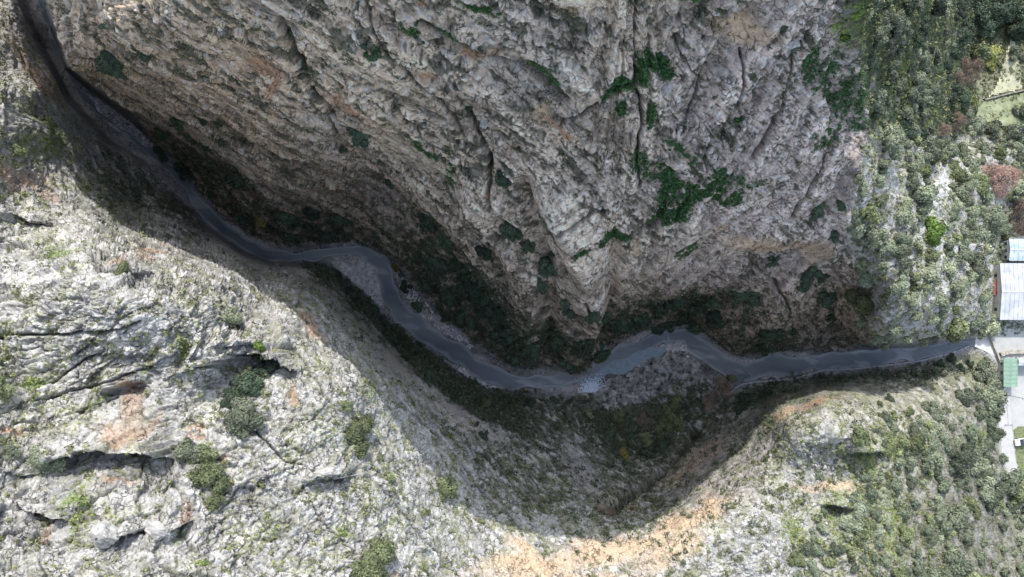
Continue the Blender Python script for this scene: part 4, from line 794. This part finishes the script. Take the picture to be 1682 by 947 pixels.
for o_, q in (('field', [(1636, 140), (1648, 100), (1658, 66), (1666, 70), (1672, 110), (1678, 146), (1624, 158)]), ('meadow', [(1606, 166), (1640, 160), (1700, 150), (1700, 206), (1640, 207), (1604, 196)])):
    # drape the fields over the ground as grids
    xs = np.array([a for a, b in q]); ys = np.array([b for a, b in q]); co, fa = [], []
    gu = np.arange(xs.min(), xs.max() + 3, 3.0); gv = np.arange(ys.min(), ys.max() + 3, 3.0); A, B = np.meshgrid(gu, gv); g = ground(A, B); co = np.stack([g[0], g[1], g[2] + .3], -1)
    qd = grid_quads(len(gv), len(gu)); keep = [inside(q, float(A.ravel()[f[0]] + 1.5), float(B.ravel()[f[0]] + 1.5)) for f in qd]
    o = link(bpy.data.objects.new(o_, np_mesh(o_, co, qd[np.array(keep)], None, True, MFD if o_ == 'field' else MOF))); tag(o, 'pale dry field in the valley' if o_ == 'field' else 'rough green meadow below the field wall', None, kind='structure')
def root(name, label, cat, loc, group=None):
    o = link(bpy.data.objects.new(name, None)); o.location = loc; return tag(o, label, cat, group)
def mesh_from(name, verts, faces, mat, parent=None):
    me = bpy.data.meshes.new(name); me.from_pydata([tuple(v) for v in verts], [], faces); bm = bmesh.new(); bm.from_mesh(me); bmesh.ops.recalc_face_normals(bm, faces=bm.faces); bm.to_mesh(me); bm.free(); me.materials.append(mat)
    return link(bpy.data.objects.new(name, me), parent)
def box(name, x0, x1, y0, y1, z0, z1, mat, parent=None):
    v = [(x, y, z) for z in (z0, z1) for y in (y0, y1) for x in (x0, x1)]
    return mesh_from(name, v, [(0, 1, 3, 2), (4, 6, 7, 5), (0, 4, 5, 1), (2, 3, 7, 6), (0, 2, 6, 4), (1, 5, 7, 3)], mat, parent)
def boxes(name, L, mat, parent=None):
    V_, F_ = [], []
    for (x0, x1, y0, y1, z0, z1) in L:
        b = len(V_); V_ += [(x, y, z) for z in (z0, z1) for y in (y0, y1) for x in (x0, x1)]; F_ += [tuple(b + i for i in f) for f in [(0, 1, 3, 2), (4, 6, 7, 5), (0, 4, 5, 1), (2, 3, 7, 6), (0, 2, 6, 4), (1, 5, 7, 3)]]
    return mesh_from(name, V_, F_, mat, parent)
def shed(name, label, cat, u0, v0, u1, v1, h, rise, roofmat, wallmat, along='x', side_win=True):
    x0, y1, _ = P(u0, v0, G0 + h); x1, y0, _ = P(u1, v1, G0 + h); cx, cy = (x0 + x1) / 2, (y0 + y1) / 2
    r = root(name, label, cat, (cx, cy, G0)); X0_, X1_, Y0_, Y1_ = x0 - cx, x1 - cx, y0 - cy, y1 - cy; e = .35
    box('wall', X0_ + e, X1_ - e, Y0_ + e, Y1_ - e, 0, h - .02, wallmat, r)
    t = .12
    if along == 'x': pr = [(Y0_, h), (0, h + rise), (Y1_, h)]; V_ = [(x, y, z + dz) for x in (X0_, X1_) for dz in (0, t) for y, z in pr]
    else: pr = [(X0_, h), (0, h + rise), (X1_, h)]; V_ = [(x, y, z + dz) for y in (Y0_, Y1_) for dz in (0, t) for x, z in pr]
    F_ = [(0, 1, 7, 6), (1, 2, 8, 7), (3, 9, 10, 4), (4, 10, 11, 5), (0, 3, 4, 1), (1, 4, 5, 2), (6, 7, 10, 9), (7, 8, 11, 10), (0, 6, 9, 3), (2, 5, 11, 8)]
    n_ = int((X1_ - X0_) / 1.1) if along == 'x' else int((Y1_ - Y0_) / 1.0)
    for k in range(1, n_):      # standing seams following both roof slopes
        for sgn in (-1, 1):
            b = len(V_); q = (X0_ + (X1_ - X0_) * k / n_) if along == 'x' else (Y0_ + (Y1_ - Y0_) * k / n_); e0 = (Y1_ if sgn > 0 else Y0_) if along == 'x' else (X1_ if sgn > 0 else X0_)
            for a_, zz in ((0.16 * sgn, h + rise + t), (e0, h + t)):
                for o_ in (-.045, .045):
                    for dz in (-.02, .07): V_.append((q + o_, a_, zz + dz) if along == 'x' else (a_, q + o_, zz + dz))
            F_ += [tuple(b + i for i in f) for f in [(0, 1, 3, 2), (4, 6, 7, 5), (0, 4, 5, 1), (2, 3, 7, 6), (1, 5, 7, 3), (0, 2, 6, 4)]]
    rf = mesh_from('roof', V_, F_, roofmat, r)
    if along == 'x': box('ridge_cap', X0_, X1_, -.14, .14, h + rise + t - .05, h + rise + t + .06, MWALL, rf)
    else: box('ridge_cap', -.12, .12, Y0_, Y1_, h + rise + t - .05, h + rise + t + .05, roofmat, rf)
    for k in range(3):
        y = Y0_ + (Y1_ - Y0_) * (k + .6) / 3.3; f = box('window', X0_ + e - .05, X0_ + e + .04, y - .5, y + .5, h * .4, h * .72, MWALL, r); box('pane', X0_ + e - .08, X0_ + e - .052, y - .42, y + .42, h * .43, h * .69, MGLS, f)
    box('door', X0_ + e + 1.0, X0_ + e + 2.2, Y1_ - e - .02, Y1_ - e + .05, 0.03, 2.1, MDK, r)
    return r
wh = shed('warehouse', 'large white roofed warehouse at the right edge of the picture', 'warehouse', 1642, 432, 1765, 525, 4.2, .7, MWH, MWALL)
x0, y1, _ = P(1624, 458, 3); x1, y0, _ = P(1640, 484, 3)
aw = mesh_from('awning', [(x0 - wh.location.x, y0 - wh.location.y, 2.4), (x1 - wh.location.x, y0 - wh.location.y, 2.9), (x1 - wh.location.x, y1 - wh.location.y, 2.9), (x0 - wh.location.x, y1 - wh.location.y, 2.4), (x0 - wh.location.x, y0 - wh.location.y, 2.3), (x1 - wh.location.x, y0 - wh.location.y, 2.8), (x1 - wh.location.x, y1 - wh.location.y, 2.8), (x0 - wh.location.x, y1 - wh.location.y, 2.3)], [(0, 1, 2, 3), (4, 7, 6, 5), (0, 4, 5, 1), (1, 5, 6, 2), (2, 6, 7, 3), (3, 7, 4, 0)], MRED, wh); aw['label'] = 'red canvas awning on the warehouse side'
shed('storehouse', 'smaller store with a bluish white roof, tree shade coloured in, above the warehouse', 'storehouse', 1657, 392, 1760, 428, 3.4, .4, MBL, MWALL)
shed('green_shed', 'long narrow shed with a pale green roof beside the road', 'shed', 1648, 588, 1671, 635, 2.4, .3, MGR, MWALL, along='y')
shed('outbuilding', 'low white roofed outbuilding right of the green shed', 'outbuilding', 1672, 588, 1720, 600, 2.6, .2, MWH, MWALL)
# walls as lines of stones following the ground
def stone_wall(name, label, cat, pts, w, h, mat, seed=1, onwater=False):
    a = np.array(pts, float); s = np.concatenate([[0], np.cumsum(np.hypot(*np.diff(a, axis=0).T))]); S = np.arange(0, s[-1], 2.0); u = np.interp(S, s, a[:, 0]); v = np.interp(S, s, a[:, 1])
    if len(S) > 20:
        k = np.ones(5) / 5; u = np.convolve(np.pad(u, 2, mode='edge'), k, 'valid'); v = np.convolve(np.pad(v, 2, mode='edge'), k, 'valid')
    g = np.array(ground(u, v)).T; g[:, 2] = np.convolve(np.pad(g[:, 2], 2, mode='edge'), np.ones(5) / 5, 'valid')
    d = np.gradient(g, axis=0); d[:, 2] = 0; d /= np.linalg.norm(d, axis=1, keepdims=True); nn = np.stack([-d[:, 1], d[:, 0], 0 * d[:, 0]], -1); r = np.random.default_rng(seed)
    j = r.normal(size=len(S)) * .03; up = np.array((0, 0, 1.0)); top = g + up * h + up * j[:, None] * 2
    R = np.stack([g - nn * w / 2 - up * .6, top - nn * (w / 2 + j[:, None]), top + nn * (w / 2 + j[:, None]), g + nn * w / 2 - up * .6], 0)
    o = link(bpy.data.objects.new(name, np_mesh(name, R, grid_quads(4, len(S)), None, False, mat))); tag(o, label, cat); return o
stone_wall('river_wall', 'low stone channel wall along the lower bank of the river', 'wall', [(1197, 650), (1206, 636), (1222, 629), (1245, 626), (1290, 623), (1320, 616), (1350, 607), (1400, 605), (1450, 600), (1510, 592), (1550, 582), (1578, 573), (1592, 566)], .45, .7, noise_mat('channel_stone', (0.24, 0.24, 0.25), (0.36, 0.36, 0.37), 2))
stone_wall('terrace_wall', 'dark parapet along the right side of the pale terrace', 'wall', [(1621, 547), (1629, 566), (1638, 588), (1644, 608), (1646, 640)], .3, .9, MST, 2)
stone_wall('field_wall', 'thin dark wall between the pale field and the meadow', 'wall', [(1612, 165), (1640, 158), (1690, 146)], .4, .8, noise_mat('old_wall', (0.16, 0.15, 0.12), (0.30, 0.28, 0.23), 2), 3)
stone_wall('rubble_wall', 'whitish rubble wall below the warehouse yard', 'wall', [(1640, 582), (1652, 578), (1665, 577), (1700, 577)], .9, .9, MST, 4)
# footbridge
gx, gy, gz_ = (float(q) for q in ground(1668, 216)); br = root('footbridge', 'dark footbridge deck at the right edge in the valley', 'footbridge', (gx, gy, gz_))
box('deck', -2.8, 6, -.8, .5, 1.0, 1.25, MDK, br); boxes('railing', [(-2.8, 6, .42, .5, 2.1, 2.2), (-2.8, 6, -.8, -.72, 2.1, 2.2)] + [(x, x + .08, y, y + .08, 1.25, 2.1) for x in (-2.8, -1, .8, 2.6, 4.4) for y in (-.8, .42)], MDK, br)
for x in (-2.2, 1.2, 4.8): box('pier', x - .25, x + .25, -.6, .3, -1, 1.0, MST, br)
# street lamp
x, y, _ = P(1652.5, 648, G0); lp = root('street_lamp', 'tall thin street lamp at the head of the road', 'street lamp', (x, y, G0))
def tube_mesh(name, a, b, ra, rb, mat, parent, n=8):
    a, b = Vector(a), Vector(b); d = (b - a).normalized(); t = d.orthogonal().normalized(); s = d.cross(t); V_ = [tuple(c + (t * math.cos(2 * math.pi * k / n) + s * math.sin(2 * math.pi * k / n)) * r) for c, r in ((a, ra), (b, rb)) for k in range(n)]
    return mesh_from(name, V_, [(k, (k + 1) % n, n + (k + 1) % n, n + k) for k in range(n)] + [tuple(range(n))[::-1], tuple(range(n, 2 * n))], mat, parent)
MPO = noise_mat('galvanised_steel', (0.25, 0.26, 0.27), (0.35, 0.36, 0.37), 2, .5)
tube_mesh('pole', (0, 0, 0), (0, 0, 7.2), .11, .07, MPO, lp); box('base', -.25, .25, -.25, .25, 0, .3, MC, lp); tube_mesh('arm', (-.6, 0, 7.2), (.6, 0, 7.2), .06, .06, MPO, lp)
for sx in (-1, 1): box('lamp_head', sx * .75 - .3, sx * .75 + .3, -.14, .14, 7.1, 7.27, MPO, lp)
# parked car (white) by the verge
def car(u, v, rot, label):
    x, y, _ = P(u, v, G0); r = root('parked_car', label, 'car', (x, y, G0 + .06)); r.rotation_euler = (0, 0, rad(rot)); mt = noise_mat('white_car_paint', (.75, .75, .75), (.8, .8, .8), 1, .25, 0, .5)
    sec = [(-2.05, .45, .62), (-1.95, .35, .85), (-1.1, .3, .95), (.9, .3, 1.0), (1.9, .35, .95), (2.05, .45, .75)]; V_ = []
    for xx, zb, zt in sec: V_ += [(xx, -.82, zb), (xx, -.86, (zb + zt) / 2), (xx, -.78, zt), (xx, .78, zt), (xx, .86, (zb + zt) / 2), (xx, .82, zb)]
    F_ = [(k * 6 + i, k * 6 + (i + 1) % 6, k * 6 + 6 + (i + 1) % 6, k * 6 + 6 + i) for k in range(5) for i in range(6)] + [tuple(range(6)), tuple(range(30, 36))]; mesh_from('body', V_, F_, mt, r)
    mesh_from('cabin', [(-.95, -.74, .96), (1.55, -.74, .98), (1.1, -.6, 1.4), (-.3, -.6, 1.42), (-.95, .74, .96), (1.55, .74, .98), (1.1, .6, 1.4), (-.3, .6, 1.42)], [(0, 1, 2, 3), (4, 7, 6, 5), (0, 4, 5, 1), (1, 5, 6, 2), (3, 2, 6, 7), (0, 3, 7, 4)], MGLS, r); box('roof', -.28, 1.05, -.6, .6, 1.415, 1.46, mt, r)
    for sx in (-1.3, 1.3):
        for sy in (-.86, .86): tube_mesh('wheel', (sx, sy - .1, .32), (sx, sy + .1, .32), .33, .33, MDK, r, 14)
    return r
car(1677, 724, 8, 'white car parked on the green verge right of the road')
# ------------------------------------------------------------------ camera, sun, sky
cam = bpy.data.cameras.new('camera'); co = link(bpy.data.objects.new('camera', cam))
cam.sensor_width = 36; cam.lens = 36 * FPX / 1682; cam.clip_start = 0.5; cam.clip_end = 4000
co.location = (0, 0, CAMZ); co.rotation_euler = (0, 0, 0)
SC.camera = co
w = bpy.data.worlds.new('World'); SC.world = w; w.use_nodes = True
nt = w.node_tree; bg = nt.nodes['Background']
sky = nt.nodes.new('ShaderNodeTexSky'); sky.sky_type = 'NISHITA'; sky.sun_disc = False
sky.sun_elevation = SUN_EL; sky.sun_rotation = -SUN_AZ; sky.altitude = 200; sky.dust_density = 1.5
hs = nt.nodes.new('ShaderNodeHueSaturation'); hs.inputs['Saturation'].default_value = 0.66
nt.links.new(sky.outputs[0], hs.inputs['Color']); nt.links.new(hs.outputs[0], bg.inputs[0]); bg.inputs[1].default_value = 0.44
sl = bpy.data.lights.new('sun', 'SUN'); sl.energy = 4.5; sl.angle = rad(0.3); sl.color = (1.0, 0.972, 0.925)
so = link(bpy.data.objects.new('sun', sl))
# direction towards the sun: +y, up, slightly -x
from mathutils import Vector
d = Vector((-math.sin(SUN_AZ) * math.cos(SUN_EL), math.cos(SUN_AZ) * math.cos(SUN_EL), math.sin(SUN_EL)))
so.rotation_euler = d.to_track_quat('Z', 'Y').to_euler(); so.location = (0, 60, 300)
SC.view_settings.view_transform = 'Standard'; SC.view_settings.look = 'None'; SC.view_settings.exposure = 0
SC.render.engine = 'CYCLES'
SC.cycles.use_denoising = True
try:
    SC.cycles.denoiser = 'OPENIMAGEDENOISE'; SC.cycles.denoising_input_passes = 'RGB_ALBEDO_NORMAL'
except Exception: pass
SC.cycles.max_bounces = 5; SC.cycles.diffuse_bounces = 4; SC.cycles.transparent_max_bounces = 8
from collections import defaultdict
by = defaultdict(list)
for o in SC.objects:
    if o.parent is None and o.get('category'): by[o['label']].append(o)
for lab, L in by.items():
    if len(L) > 1:                     # look-alikes: same wording, same group
        gs = [o.get('group') for o in L if o.get('group')]; g = gs[0] if gs else 'look-alike plants: ' + lab
        for o in L: o['group'] = g; o['category'] = L[0]['category']
print('things', sum(map(len, by.values())), 'shared labels', sum(len(L) for L in by.values() if len(L) > 1))
